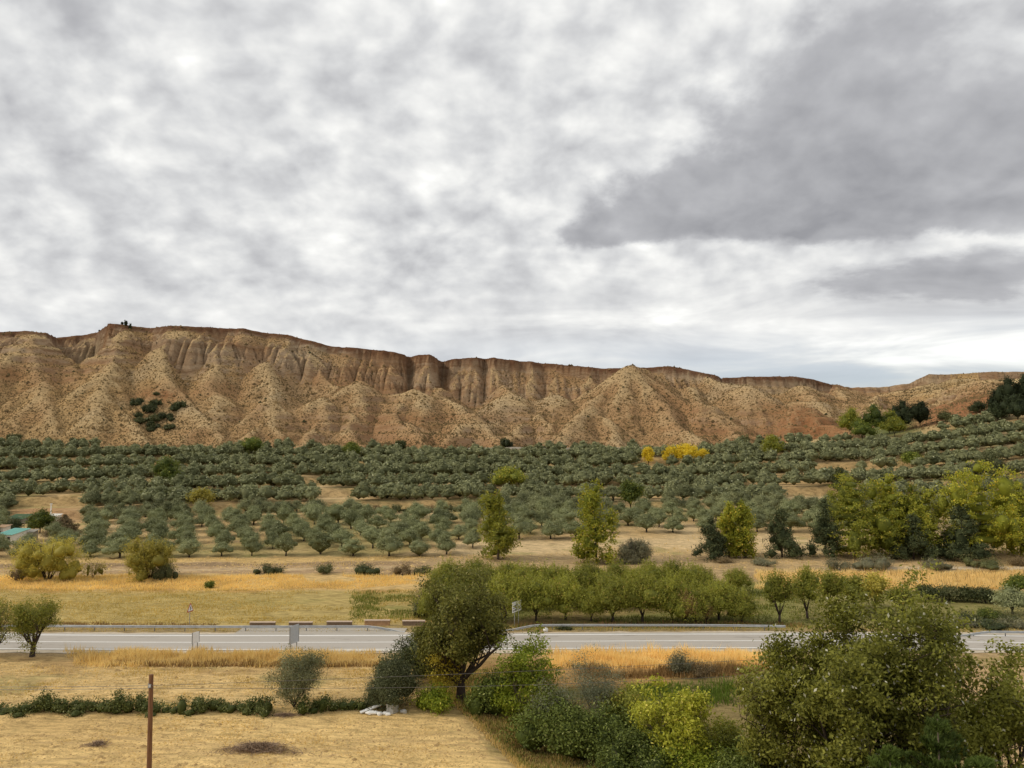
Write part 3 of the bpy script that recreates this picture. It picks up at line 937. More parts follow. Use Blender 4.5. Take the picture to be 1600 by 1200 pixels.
def asphalt(name, ca, cb):
    m_, t, b = mat(name, rough=0.9, spec=0.25)
    pos = t.node('ShaderNodeNewGeometry').outputs['Position']
    x, y, z = t.sep(pos)
    n1 = t.noise(t.xyz(t.m('MULTIPLY', x, 0.06), t.m('MULTIPLY', y, 1.1), 0.0), 1.0, 4, 0.6)
    n2 = t.noise(pos, 14.0, 3, 0.7)
    n3 = t.noise(t.xyz(t.m('MULTIPLY', x, 0.25), t.m('MULTIPLY', y, 0.8), 4.0), 1.0, 5, 0.65)
    col = t.mix(t.m('ADD', t.m('MULTIPLY', n1, 0.75), t.m('MULTIPLY', n2, 0.25)), ca, cb)
    stain = t.m('MULTIPLY', t.ss(n3, 0.56, 0.70), 0.45)
    col = t.mix(stain, col, tuple(0.62 * c for c in ca))
    t.put(b.inputs['Base Color'], col)
    bump(t, b, n2, 0.02, 0.5)
    return m_


M_ASPH = asphalt('worn_asphalt', (0.33, 0.298, 0.258), (0.47, 0.425, 0.37))
M_LAYBY = asphalt('dusty_asphalt', (0.32, 0.29, 0.245), (0.46, 0.41, 0.34))
M_PAINT = mat_plain('road_paint', (0.78, 0.77, 0.73), 0.7, 0.12, 3.0)
M_CONC = mat_plain('pale_concrete', (0.56, 0.51, 0.43), 0.9, 0.2, 2.0)
M_STEEL = mat_plain('galvanised_steel', (0.50, 0.51, 0.51), 0.42, 0.15, 1.5, metal=0.75, spec=0.5)
M_STEEL_D = mat_plain('weathered_steel', (0.25, 0.25, 0.245), 0.6, 0.25, 2.0, metal=0.5)
M_WHITE = mat_plain('white_sheet', (0.80, 0.80, 0.78), 0.4, 0.06, 4.0)
M_SIGNBACK = mat_plain('grey_sign_back', (0.46, 0.49, 0.52), 0.5, 0.1, 2.0, metal=0.2)
M_RED = mat_plain('sign_red', (0.36, 0.03, 0.025), 0.45, 0.1, 4.0)
M_BLACK = mat_plain('sign_black', (0.02, 0.02, 0.022), 0.5, 0.1, 4.0)

ribbon('gravel_shoulder', -5.1, 5.0, 0.03, mat_plain('shoulder_gravel', (0.50, 0.42, 0.31), 0.95, 0.25, 1.5), edge=0.35, label='pale gravel shoulder along both sides of the road', seed=2)
ribbon('lay_by', 3.6, 7.6, 0.045, M_LAYBY, x0=-36, x1=-13.5, edge=0.12, label='dusty asphalt lay-by between the road and the parapet blocks', seed=3)
ribbon('road', -3.9, 4.3, 0.06, M_ASPH, label='worn grey two lane road crossing the valley', edge=0.05, seed=4)
ribbon('road_marking', -3.55, -3.30, 0.066, M_PAINT, label='white line along the near edge of the road')
ribbon('road_marking', -0.13, 0.10, 0.066, M_PAINT, label='thin white line along the middle of the road')
ribbon('road_marking', 3.25, 3.60, 0.066, M_PAINT, label='broad white line along the far edge of the road')
# the side track that leaves the road on the left of the big tree
tr = MB()
tr.add([(-21, 93.6, 0.075), (-9.5, 93.9, 0.075), (-9.5, 94.7, 0.075), (-30, 94.7, 0.075)], [(0, 1, 2, 3)])
tag(tr.build('side_track', M_CONC), 'pale concrete apron where a farm track joins the road', kind='structure')


# ------------------------------------------------------------------ crash barriers
def guardrail(pts, label, dip0=True, dip1=True, post_every=4.0):
    """pts: list of (x, y) of the beam; the ends run down into the ground"""
    P = [Vector((x, y, 0)) for x, y in pts]
    L = [0.0]
    for a, b in zip(P[:-1], P[1:]):
        L.append(L[-1] + (b - a).length)
    tot = L[-1]

    def pt(s):
        s = min(max(s, 0), tot)
        i = max(0, min(len(L) - 2, int(np.searchsorted(L, s)) - 1))
        k = (s - L[i]) / (L[i + 1] - L[i])
        return P[i].lerp(P[i + 1], k)

    def h(s):
        v = 0.58
        if dip0: v = min(v, -0.06 + 0.66 * float(sstep(np.array(s), 0, 5.5)))
        if dip1: v = min(v, -0.06 + 0.66 * float(sstep(np.array(tot - s), 0, 5.5)))
        return v
    root = thing('guardrail', label, 'crash barrier', (P[0].x, P[0].y, 0), group='crash barriers along the far side of the road')
    prof = [(-0.02, -0.155), (-0.075, -0.115), (-0.075, -0.055), (-0.02, 0.0), (-0.075, 0.055), (-0.075, 0.115), (-0.02, 0.155), (0.005, 0.155), (-0.05, 0.10), (-0.05, 0.06), (0.005, 0.0), (-0.05, -0.06), (-0.05, -0.10), (0.005, -0.155)]
    ns = max(6, int(tot / 1.0))
    vs = []; n = len(prof)
    for i in range(ns + 1):
        s = tot * i / ns
        p = pt(s); z = h(s)
        for a, b in prof:
            vs.append((p.x - P[0].x, p.y - P[0].y + a, z + b))
    fs = [(i * n + k, i * n + (k + 1) % n, (i + 1) * n + (k + 1) % n, (i + 1) * n + k) for i in range(ns) for k in range(n)]
    m_ = MB(); m_.add(vs, fs)
    m_.build('rail_beam', M_STEEL, root)
    pm = MB(); pm.box((0, 0.075, 0.30), (0.11, 0.07, 0.86)); pm.box((0, 0.03, 0.60), (0.10, 0.05, 0.18))
    pme = pm.mesh('post', M_STEEL_D)
    rm = MB(); rm.box((0, -0.05, 0.0), (0.05, 0.05, 0.09))
    rme = rm.mesh('reflector', M_WHITE)
    s = 3.0
    k = 0
    while s < tot - 1.5:
        p = pt(s); z = h(s)
        link('post', pme, root, (p.x - P[0].x, p.y - P[0].y, z - 0.58))
        s += post_every; k += 1
    return root


guardrail([(x, float(road_y(x)) + 6.0) for x in np.arange(-118, -14.2, 3.0)] + [(-14.0, float(road_y(-14)) + 5.3)], 'long steel crash barrier in front of the dry meadow, dipping left of the big tree', False, True)
guardrail([(-1.6, 104.2), (2.5, 104.8)] + [(x, 104.95 - 0.0026 * max(0, x - 20) ** 2) for x in np.arange(6, 37, 3.0)], 'steel crash barrier in front of the almond trees, starting under the place sign', True, False)
guardrail([(56.0, 101.3)] + [(x, 101.3 - 0.028 * (x - 56)) for x in np.arange(59, 100, 4.0)], 'steel crash barrier at the right edge, in front of the low dark shrubs', True, False)


# ------------------------------------------------------------------ low parapet blocks behind the lay-by
def parapet(x0, x1, y, h, label, cols):
    root = thing('parapet_block', label, 'low wall', ((x0 + x1) / 2, y, 0.0), group='low parapet blocks behind the lay-by')
    wd = x1 - x0
    m_ = MB(); m_.box((0, 0, h / 2 - 0.1), (wd, 0.45, h + 0.2)); m_.build('wall', cols[0], root)
    c = MB(); c.box((0, 0, h + 0.04), (wd + 0.10, 0.56, 0.09)); c.build('coping', cols[1], root)


M_BRICKWALL = mat_plain('brown_masonry', (0.20, 0.14, 0.095), 0.95, 0.35, 3.0)
M_BRICKWALL2 = mat_plain('orange_masonry', (0.40, 0.24, 0.13), 0.95, 0.35, 3.0)
M_COPING = mat_plain('pink_coping', (0.52, 0.40, 0.31), 0.9, 0.15, 3.0)
yb = 107.6
for (pa, pb, h_, lab, mm) in ((391, 430, 0.36, 'first brown parapet block from the left behind the crash barrier', M_BRICKWALL), (452, 488, 0.36, 'brown parapet block half hidden behind the grey sign back', M_BRICKWALL),
                              (511, 550, 0.45, 'brown parapet block where the crash barrier starts to dip', M_BRICKWALL), (570, 609, 0.62, 'taller orange parapet block beside the dipping barrier end', M_BRICKWALL2),
                              (629, 664, 0.55, 'grey brown parapet block partly behind the big tree', M_BRICKWALL)):
    parapet(xcol(pa, yb, 0.5), xcol(pb, yb, 0.5), yb, h_, lab, (mm, M_COPING))


# ------------------------------------------------------------------ signs
def plate_poly(pts, th, mi=0):
    """flat plate in the XZ plane, facing -Y"""
    n = len(pts)
    vs = [(x, -th / 2, z) for x, z in pts] + [(x, th / 2, z) for x, z in pts]
    fs = [tuple(range(n)), tuple(range(2 * n - 1, n - 1, -1))] + [(k, k + n, (k + 1) % n + n, (k + 1) % n) for k in range(n)]
    return vs, fs


def tri(s, z0):
    h = s * 0.866
    pts = []
    r = s * 0.05
    for cx, cz, a0 in ((-s / 2 + r * 1.73, z0 + r, 210), (s / 2 - r * 1.73, z0 + r, -30), (0, z0 + h - 2 * r, 90)):
        for da in (-60, 0, 60):
            a = RAD(a0 + da)
            pts.append((cx + r * cos(a), cz + r * sin(a)))
    return pts


# warning triangle across the road
wx, wy = xcol(297, 107.6, 1.0), 107.6
sg = thing('warning_sign', 'triangular warning sign with red border and black arrow behind the crash barrier', 'road sign', (wx, wy, 0), RAD(76))
m_ = MB(); m_.tube([(0, 0.06, -0.1), (0, 0.06, 2.75)], 0.045, 8); m_.build('post', M_STEEL, sg)
m_ = MB(); m_.add(*plate_poly(tri(1.42, 1.78), 0.03)); m_.build('border', M_RED, sg)
m_ = MB(); m_.add(*[[(x, y - 0.02, z) for x, y, z in plate_poly(tri(1.06, 1.90), 0.012)[0]], plate_poly(tri(1.06, 1.90), 0.012)[1]]); m_.build('face', M_WHITE, sg)
m_ = MB()
vs, fs = plate_poly([(-0.05, 1.98), (0.05, 1.98), (0.05, 2.16), (0.17, 2.16), (0.17, 2.24), (0.05, 2.24), (0.05, 2.34), (0.11, 2.34), (0, 2.56), (-0.11, 2.34), (-0.05, 2.34)], 0.01)
m_.add([(x, y - 0.033, z) for x, y, z in vs], fs); m_.build('symbol', M_BLACK, sg)


def back_sign(px, Y, rz, w_, h_, zc, label, mtl):
    """a sign on two posts, seen from its edge or back"""
    x = xcol(px, Y, 1.0)
    r_ = thing('road_sign', label, 'road sign', (x, Y, 0.0), rz, 'signs at the near verge of the road')
    for s_ in (-1, 1):
        p_ = MB(); p_.box((s_ * w_ * 0.36, 0.07, (zc + h_ / 2) / 2 - 0.2), (0.07, 0.09, zc + h_ / 2 + 0.3)); p_.build('post', M_STEEL_D, r_)
    b_ = MB(); b_.box((0, 0, zc), (w_, 0.05, h_)); b_.build('panel', mtl, r_)
    for s_ in (-1, 1):
        f_ = MB(); f_.box((s_ * (w_ / 2 + 0.02), 0.0, zc), (0.05, 0.09, h_)); f_.build('edge_profile', M_STEEL_D, r_)
    for s_ in (-1, 1):
        k_ = MB(); k_.box((0, 0.05, zc + s_ * h_ * 0.3), (w_ * 0.95, 0.05, 0.06)); k_.build('stiffener', M_STEEL, r_)


back_sign(459.5, 93.6, RAD(66), 1.55, 2.05, 2.1, 'large blue grey sign seen almost edge on from behind, on two dark posts', M_SIGNBACK)
back_sign(305.5, 93.6, RAD(66), 1.0, 1.25, 1.7, 'smaller pale sign seen almost edge on from behind, beyond the golden grass', M_WHITE)

# place-name board in front of the almond trees
bx, by = xcol(807.5, 107.2, 2.5), 107.2
bd = thing('place_sign', 'white information board with rows of dark lettering in front of the almond trees', 'sign', (bx, by, 0), RAD(60))
bw, bh, bz = 2.35, 1.40, 2.60
for s_ in (-1, 1):
    m_ = MB(); m_.tube([(s_ * 0.55, 0.06, -0.1), (s_ * 0.55, 0.06, bz + bh / 2)], 0.04, 8); m_.build('post', M_STEEL, bd)
m_ = MB(); m_.box((0, 0, bz), (bw, 0.05, bh)); m_.build('panel', M_WHITE, bd)
m_ = MB(); m_.box((0, 0.035, bz + bh / 2 + 0.02), (bw + 0.04, 0.12, 0.05)); m_.build('top_edge', M_BLACK, bd)
# the words are too far away to read: rows of dark strokes at their places
m_ = MB(); r_ = np.random.RandomState(5)


def strokes(x0, x1, z, h_):
    x = x0
    while x < x1:
        wd = r_.uniform(0.035, 0.07)
        m_.box((x, -0.028, z + r_.uniform(-0.1, 0.1) * h_), (wd, 0.006, h_ * r_.uniform(0.6, 1.0)))
        x += wd + r_.uniform(0.012, 0.03)


strokes(-1.02, -0.58, bz + 0.16, 0.13); strokes(-0.50, 0.22, bz + 0.20, 0.24)
m_.box((0.86, -0.028, bz + 0.36), (0.08, 0.006, 0.22)); m_.box((0.86, -0.028, bz + 0.16), (0.15, 0.006, 0.06))
strokes(-1.08, 1.02, bz - 0.10, 0.11)
strokes(-1.08, -0.84, bz - 0.46, 0.16); strokes(-0.66, 0.03, bz - 0.42, 0.24); strokes(0.18, 0.3, bz - 0.42, 0.18); strokes(0.5, 1.02, bz - 0.42, 0.20)
tag(m_.build('lettering', M_BLACK, bd), kind='stuff')

# white stone on the verge
bm_ = MB()
r_ = random.Random(3)


def rock_mesh(name, rx, ry, rz, mtl, seed, sub=2):
    import bmesh
    bm = bmesh.new()
    bmesh.ops.create_icosphere(bm, subdivisions=sub, radius=1.0)
    r = random.Random(seed)
    ph = [r.uniform(0, 6) for _ in range(6)]
    for v in bm.verts:
        k = 1 + 0.16 * sin(3 * v.co.x + ph[0]) * cos(2.3 * v.co.y + ph[1]) + 0.10 * sin(5 * v.co.z + ph[2] + 3 * v.co.x) + r.uniform(-.05, .05)
        v.co = Vector((v.co.x * rx * k, v.co.y * ry * k, v.co.z * rz * k))
    me = bpy.data.meshes.new(name)
    bm.to_mesh(me); bm.free()
    me.materials.append(mtl)
    return me


M_STONE = mat_plain('white_stone', (0.70, 0.68, 0.63), 0.9, 0.12, 4.0)
tag(link('white_stone', rock_mesh('white_stone', 0.40, 0.3, 0.30, M_STONE, 4), None, (xcol(852.5, 103.9, 0.2), 103.9, 0.18)), 'white stone lying on the verge under the crash barrier', 'stone')

# ------------------------------------------------------------------ telephone pole and its two wires
M_POLE = mat('creosoted_pole', rough=0.85, spec=0.2)[0]
t = NT(M_POLE.node_tree); b = t.n['Principled BSDF']
oc = t.node('ShaderNodeTexCoord').outputs['Object']; x, y, z = t.sep(oc)
g = t.noise(t.xyz(t.m('MULTIPLY', x, 16.0), t.m('MULTIPLY', y, 16.0), t.m('MULTIPLY', z, 0.8)), 1.5, 5, 0.65)
t.put(b.inputs['Base Color'], t.ramp(g, [(0.25, (0.07, 0.035, 0.02)), (0.5, (0.17, 0.085, 0.045)), (0.75, (0.27, 0.15, 0.08))]))
bump(t, b, g, 0.02, 0.6)
PY = 48.0
ptop = at(236.3, 1054, PY)
pbase = at(231.4, 1300, PY)
pb_z = gz(pbase.x, PY)
pole = thing('telephone_pole', 'slim brown wooden pole standing in the near stubble field', 'pole', (pbase.x, PY, pb_z))
lean = ptop.x - pbase.x
m_ = MB(); hh = ptop.z - pb_z
m_.tube([(0, 0, -0.5), (lean * .33, 0, hh * .33), (lean * .66, 0, hh * .66), (lean, 0, hh)], [0.155, 0.15, 0.14, 0.13], 10); m_.build('shaft', M_POLE, pole, smooth=False)
m_ = MB()
for dz_ in (0.55, 0.72):
    m_.tube([(lean - 0.02, 0, hh - dz_ - 0.02), (lean - 0.02, 0, hh - dz_ + 0.03)], 0.155, 10)
m_.build('steel_band', M_STEEL_D, pole)
m_ = MB(); m_.box((lean + 0.02, -0.17, hh - 0.62), (0.09, 0.10, 0.14)); m_.build('insulator', mat_plain('white_porcelain', (0.6, 0.6, 0.58), 0.35), pole)
M_WIRE = mat_plain('wire_grey', (0.16, 0.15, 0.14), 0.6, 0.1)


def wire(pts, label, rad=0.013):
    out = []
    for (a, b, sag) in pts:
        for i in range(13):
            k = i / 12
            p = a.lerp(b, k); p.z -= sag * 4 * k * (1 - k)
            if not out or (p - out[-1]).length > 0.01:
                out.append(p)
    m_ = MB(); m_.tube(out, rad, 5)
    tag(m_.build('overhead_wire', M_WIRE), label, 'wire')


wl = at(-260, 1068, 62.0)
e1, e2 = at(1300, 1024, 66.0), at(1300, 1046, 66.0)
q1, q2 = Vector((ptop.x, PY - 0.17, ptop.z - 0.60)), Vector((ptop.x, PY - 0.17, ptop.z - 0.74))
wire([(wl, q1, 0.15), (q1, e1, 0.15)], 'upper of two thin wires strung from the pole across the field')
wire([(wl + Vector((0, 0, -0.12)), q2, 0.2), (q2, e2, 0.5)], 'lower of two thin wires strung from the pole across the field')
# ================================================================== VEGETATION KIT
def unit(v):
    return v / np.maximum(np.linalg.norm(v, axis=-1, keepdims=True), 1e-6)


def leaf_quads(P, size, out, rs_, aspect=0.45, wild=0.8, triangles=False, up=0.0):
    """a rhombic leaf (or a triangle) at every point, facing outwards with some disorder"""
    n = len(P)
    nrm = unit(out + wild * rs_.normal(size=(n, 3)) + np.array([0, 0, up]))
    u = unit(np.cross(nrm, rs_.normal(size=(n, 3))))
    v = np.cross(nrm, u)
    s = (size if hasattr(size, '__len__') else np.full(n, size))[:, None] * rs_.uniform(0.7, 1.25, (n, 1))
    a = s * aspect
    if triangles:
        V = np.stack([P - u * s * .5 - v * a * .6, P + u * s * .6, P - u * s * .3 + v * a], 1).reshape(-1, 3)
        Fc = np.arange(3 * n).reshape(n, 3)
    else:
        V = np.stack([P - u * s * .55, P - v * a * .5, P + u * s * .55, P + v * a * .5], 1).reshape(-1, 3)
        Fc = np.arange(4 * n).reshape(n, 4)
    return V, Fc


_ico = None


def ico(sub=2):
    import bmesh
    bm = bmesh.new()
    bmesh.ops.create_icosphere(bm, subdivisions=sub, radius=1.0)
    V = np.array([v.co[:] for v in bm.verts]); Fc = np.array([[v.index for v in f.verts] for f in bm.faces])
    bm.free()
    return V, Fc


ICO1, ICO2 = ico(1), ico(2)


def clumps(lobes, n_cl, rs_, shell=(0.72, 1.02), low=-0.75):
    """clump centres over a set of ellipsoid lobes: (cx,cy,cz,rx,ry,rz)"""
    L = np.array(lobes, float)
    area = L[:, 3] * L[:, 5]
    k = rs_.choice(len(L), n_cl, p=area / area.sum())
    d = unit(rs_.normal(size=(n_cl, 3)))
    d[:, 2] = np.where(d[:, 2] < low, -d[:, 2], d[:, 2])
    r = rs_.uniform(shell[0], shell[1], (n_cl, 1))
    C = L[k, :3] + d * L[k, 3:6] * r
    return C, unit(d / L[k, 3:6])


def crown_arrays(lobes, n_cl, per, cl_r, size, seed, aspect=0.45, wild=0.8, core=0.7, low=-0.75, shell=(0.72, 1.02), triangles=False, up=0.3, flat=0.8, core_sub=ICO2, shoots=0, sh_len=1.0):
    """crown = leaf clumps over the lobes, plus dark ragged inner masses; returns V, list of faces, tint per face"""
    rs_ = np.random.RandomState(seed)
    C, D = clumps(lobes, n_cl, rs_, shell, low)
    P = np.repeat(C, per, 0) + rs_.normal(size=(n_cl * per, 3)) * np.array([1, 1, flat]) * cl_r
    O = np.repeat(D, per, 0)
    ctint = np.clip(rs_.normal(0.5, 0.20, n_cl), 0, 1)
    tint = np.clip(np.repeat(ctint, per) + rs_.normal(0, 0.16, n_cl * per), 0, 1)
    if shoots:                                  # loose shoots standing out of the crown
        cand = np.where(D[:, 2] > 0.05)[0]
        k_ = rs_.choice(cand, shoots)
        dv = unit(D[k_] * 0.45 + np.array([0, 0, 1.0]) + rs_.normal(0, .18, (shoots, 3)))
        s_ = np.linspace(0.1, 1, 12)
        L_ = sh_len * rs_.uniform(.5, 1.2, (shoots, 1, 1))
        P2 = (C[k_][:, None] + dv[:, None] * s_[None, :, None] * L_ + rs_.normal(0, .05, (shoots, 12, 3))).reshape(-1, 3)
        P = np.concatenate([P, P2]); O = np.concatenate([O, np.repeat(dv, 12, 0) + rs_.normal(0, .6, (shoots * 12, 3))])
        tint = np.concatenate([tint, np.clip(np.repeat(ctint[k_], 12) + 0.15 + rs_.normal(0, .12, shoots * 12), 0, 1)])
    V, Fc = leaf_quads(P, size, O, rs_, aspect, wild, triangles, up)
    faces = [Fc]
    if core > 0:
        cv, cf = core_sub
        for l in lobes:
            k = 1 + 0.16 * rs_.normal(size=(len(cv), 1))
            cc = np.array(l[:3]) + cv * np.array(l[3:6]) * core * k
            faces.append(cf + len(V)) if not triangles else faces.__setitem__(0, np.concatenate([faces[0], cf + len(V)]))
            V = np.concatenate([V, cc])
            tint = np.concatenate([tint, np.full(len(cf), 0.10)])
    return V, faces, tint


def crown_mesh(name, mat_, *a, **k):
    V, Fc, ti = crown_arrays(*a, **k)
    return mesh_np(name, V, Fc, [mat_], {'tint': ('FLOAT', 'FACE', ti)})


def round_lobes(rs_, w, h, z0, n=6, squash=0.8):
    """a broad rounded crown: one main mass and several bulges round it"""
    out = [(0, 0, z0 + h * 0.48, w * 0.34, w * 0.34, h * 0.42)]
    for i in range(n):
        a = 2 * pi * i / n + rs_.uniform(-0.4, 0.4)
        r = w * rs_.uniform(0.16, 0.33)
        q = rs_.uniform(0.14, 0.26) * w
        out.append((r * cos(a), r * sin(a), z0 + h * rs_.uniform(0.30, 0.62), q, q, q * squash * h / w * 1.15))
    out.append((rs_.uniform(-.08, .08) * w, rs_.uniform(-.08, .08) * w, z0 + h * 0.76, w * 0.22, w * 0.22, h * 0.22))
    return out


def trunk_mesh(name, mat_, h, r, seed, forks=3, spread=0.3, z_fork=0.35, seg=6):
    rs_ = np.random.RandomState(seed)
    m_ = MB()
    lx, ly = rs_.uniform(-.12, .12, 2) * h
    f = (lx * z_fork, ly * z_fork, h * z_fork)
    m_.tube([(0, 0, -0.25), (lx * .1, ly * .1, h * z_fork * .4), f], [r * 1.35, r, r * 0.85], seg)
    for i in range(forks):
        a = 2 * pi * i / forks + rs_.uniform(-.5, .5)
        s = spread * h * rs_.uniform(0.7, 1.2)
        mid = (f[0] + s * .6 * cos(a), f[1] + s * .6 * sin(a), f[2] + (h - f[2]) * .45)
        tip = (f[0] + s * cos(a), f[1] + s * sin(a), h * rs_.uniform(0.85, 1.0))
        m_.tube([(f[0], f[1], f[2] - .05), mid, tip], [r * .7, r * .45, r * .15], seg - 1)
    return m_.mesh(name, mat_, True)


M_BARK = mat_plain('grey_brown_bark', (0.11, 0.085, 0.06), 0.95, 0.35, 5.0)
M_BARK_D = mat_plain('dark_bark', (0.055, 0.04, 0.03), 0.95, 0.35, 5.0)
M_OLIVE = mat_leaf('olive_leaf', (0.060, 0.067, 0.026), (0.375, 0.38, 0.19), (0.42, 0.42, 0.25), 0.05, 0.12, 0.65, 0.12)
M_OLIVE_Y = mat_leaf('young_olive_leaf', (0.105, 0.117, 0.047), (0.355, 0.37, 0.185), (0.44, 0.45, 0.27), 0.06, 0.14, 0.65, 0.12)
M_ALMOND = mat_leaf('almond_leaf', (0.105, 0.12, 0.014), (0.37, 0.36, 0.055), (0.40, 0.28, 0.07), 0.05, 0.30)
M_POPLAR_Y = mat_leaf('poplar_leaf_turning', (0.115, 0.140, 0.012), (0.455, 0.435, 0.05), (0.62, 0.46, 0.06), 0.10, 0.35)
M_POPLAR_G = mat_leaf('poplar_leaf_green', (0.085, 0.105, 0.012), (0.385, 0.375, 0.045), (0.50, 0.40, 0.06), 0.08, 0.32)
M_YELLOW = mat_leaf('autumn_yellow_leaf', (0.48, 0.35, 0.018), (0.86, 0.66, 0.045), (0.5, 0.42, 0.04), 0.1, 0.3)
M_WILLOW = mat_leaf('willow_leaf', (0.19, 0.165, 0.022), (0.56, 0.465, 0.085), (0.62, 0.51, 0.14), 0.08, 0.3)
M_FIR = mat_leaf('conifer_needle', (0.022, 0.031, 0.012), (0.11, 0.125, 0.05), (0.15, 0.14, 0.06), 0.05, 0.05, 0.7, 0.15)
M_PINE = mat_leaf('pine_needle', (0.035, 0.058, 0.012), (0.17, 0.23, 0.045), None, 0.05, 0.1, 0.6, 0.2)
M_PINE_D = mat_leaf('dark_pine_needle', (0.014, 0.020, 0.008), (0.055, 0.068, 0.026), None, 0.05, 0.06, 0.7, 0.15)
M_BUSH_G = mat_leaf('scrub_leaf', (0.05, 0.058, 0.018), (0.175, 0.175, 0.065), (0.26, 0.22, 0.10), 0.08, 0.15)
M_BUSH_GR = mat_leaf('saltbush_leaf', (0.11, 0.105, 0.055), (0.25, 0.235, 0.135), (0.33, 0.28, 0.17), 0.08, 0.12)
M_BUSH_BR = mat_leaf('dry_scrub_leaf', (0.10, 0.07, 0.035), (0.27, 0.195, 0.095), None, 0.05, 0.1, 0.8)
M_GREEN = mat_leaf('fresh_leaf', (0.05, 0.075, 0.010), (0.21, 0.24, 0.035), (0.36, 0.34, 0.06), 0.06, 0.28)
M_DARKG = mat_leaf('evergreen_leaf', (0.022, 0.032, 0.010), (0.105, 0.115, 0.035), (0.17, 0.17, 0.06), 0.06, 0.12)


# ------------------------------------------------------------------ kinds: each returns (crown mesh, trunk mesh or None)
def kind_olive(seed, young=False):
    rs_ = np.random.RandomState(seed)
    if young:
        w, h, z0 = 6.3, 4.4, 0.25
    else:
        w, h, z0 = 7.0, 5.0, 0.25
    lob = round_lobes(rs_, w, h, z0, 5 + seed % 3)
    c = crown_mesh('olive_crown', M_OLIVE_Y if young else M_OLIVE, lob, 150, 18, 0.34, 0.30, seed, aspect=0.40, core=0.80, low=-0.6, wild=0.7, up=0.5, flat=0.9, core_sub=ICO1)
    t_ = trunk_mesh('olive_trunk', M_BARK_D, z0 + h * 0.5, 0.20 if young else 0.30, seed + 50, 3, 0.34, 0.32)
    return c, t_


def kind_almond(seed, w=7.6, h=5.5, z0=0.15, mat_=None, n_cl=260):
    rs_ = np.random.RandomState(seed)
    lob = round_lobes(rs_, w, h, z0, 7, 1.0)
    c = crown_mesh('almond_crown', mat_ or M_ALMOND, lob, n_cl, 26, 0.40, 0.28, seed, aspect=0.34, core=0.55, low=-0.7, wild=0.9, up=0.5, shell=(0.55, 1.05), shoots=int(n_cl * .42), sh_len=1.15)
    t_ = trunk_mesh('almond_trunk', M_BARK_D, z0 + h * 0.6, 0.17, seed + 50, 4, 0.30, 0.22)
    return c, t_


def kind_poplar(seed, w, h, mat_, z0=1.0, taper=1.0, dens=1.0):
    rs_ = np.random.RandomState(seed)
    lob = []
    n = 9
    for i in range(n):
        k = i / (n - 1)
        prof = (0.62 + 0.5 * sin(pi * min(1, k * 1.35 + 0.12))) * (1 - taper * 0.66 * max(0, k - 0.35) / 0.65)
        r = w * 0.36 * prof
        a = rs_.uniform(0, 6.28)
        off = w * rs_.uniform(0.04, 0.15) * (1 - k * .6)
        lob.append((off * cos(a), off * sin(a), z0 + h * (0.06 + 0.86 * k), r, r, h * 0.105))
    for i in range(9):
        k = rs_.uniform(0.05, 0.8); a = rs_.uniform(0, 6.28); r = w * rs_.uniform(0.12, 0.19)
        q = w * 0.33 * (1 - taper * 0.55 * max(0, k - 0.35) / 0.65)
        lob.append((q * cos(a), q * sin(a), z0 + h * k, r, r, r * 1.5))
    c = crown_mesh('poplar_crown', mat_, lob, int(360 * dens), 24, 0.40, 0.42, seed, aspect=0.6, core=0.42, low=-0.8, wild=0.9, up=0.4, shell=(0.6, 1.08))
    t_ = trunk_mesh('poplar_trunk', M_BARK, z0 + h * 0.75, 0.22, seed + 50, 3, 0.07, 0.3)
    return c, t_


def kind_fir(seed, w, h, mat_=None, z0=0.3):
    """tiered conifer: drooping boughs, narrow top"""
    rs_ = np.random.RandomState(seed)
    P, O, S_ = [], [], []
    tiers = 13
    for i in range(tiers):
        k = i / (tiers - 1)
        R = w * 0.60 * (1 - k ** 2.1) ** 0.9 * (0.8 + 0.4 * rs_.rand()) + 0.2
        z = z0 + h * (0.03 + 0.94 * k)
        nb = max(5, int(13 * (1 - k) + 5))
        for b in range(nb):
            a = 2 * pi * b / nb + rs_.uniform(-.3, .3)
            rr = R * rs_.uniform(0.72, 1.12)
            n = int(64 * (0.45 + (1 - k)))
            s = rs_.uniform(0.08, 1.0, n) ** 0.75
            x = rr * s * cos(a) + rs_.normal(0, 0.20, n) * (0.5 + s); y = rr * s * sin(a) + rs_.normal(0, 0.20, n) * (0.5 + s)
            zz = z - 0.32 * rr * s ** 1.3 + rs_.normal(0, 0.12, n) + 0.10 * rr * (s > 0.85)
            P.append(np.stack([x, y, np.maximum(zz, 0.08)], -1)); O.append(np.tile([cos(a) * .4, sin(a) * .4, 1.0], (n, 1)))
    P, O = np.concatenate(P), np.concatenate(O)
    V, Fc = leaf_quads(P, 0.44, O, rs_, 0.42, 0.6)
    ti = np.clip(rs_.normal(0.45, 0.22, len(Fc)), 0, 1)
    cv, cf = ICO2
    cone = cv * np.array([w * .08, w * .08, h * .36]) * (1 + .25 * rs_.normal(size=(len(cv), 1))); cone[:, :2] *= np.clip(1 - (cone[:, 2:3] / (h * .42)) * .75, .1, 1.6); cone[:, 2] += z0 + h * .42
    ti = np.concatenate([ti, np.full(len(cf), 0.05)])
    c = mesh_np('fir_crown', np.concatenate([V, cone]), [Fc, cf + len(V)], [mat_ or M_FIR], {'tint': ('FLOAT', 'FACE', ti)})
    m_ = MB(); m_.tube([(0, 0, -.2), (0, 0, h * .5), (0, 0, z0 + h * .98)], [w * .035 + .05, w * .025 + .03, .03], 6)
    return c, m_.mesh('fir_trunk', M_BARK_D, True)


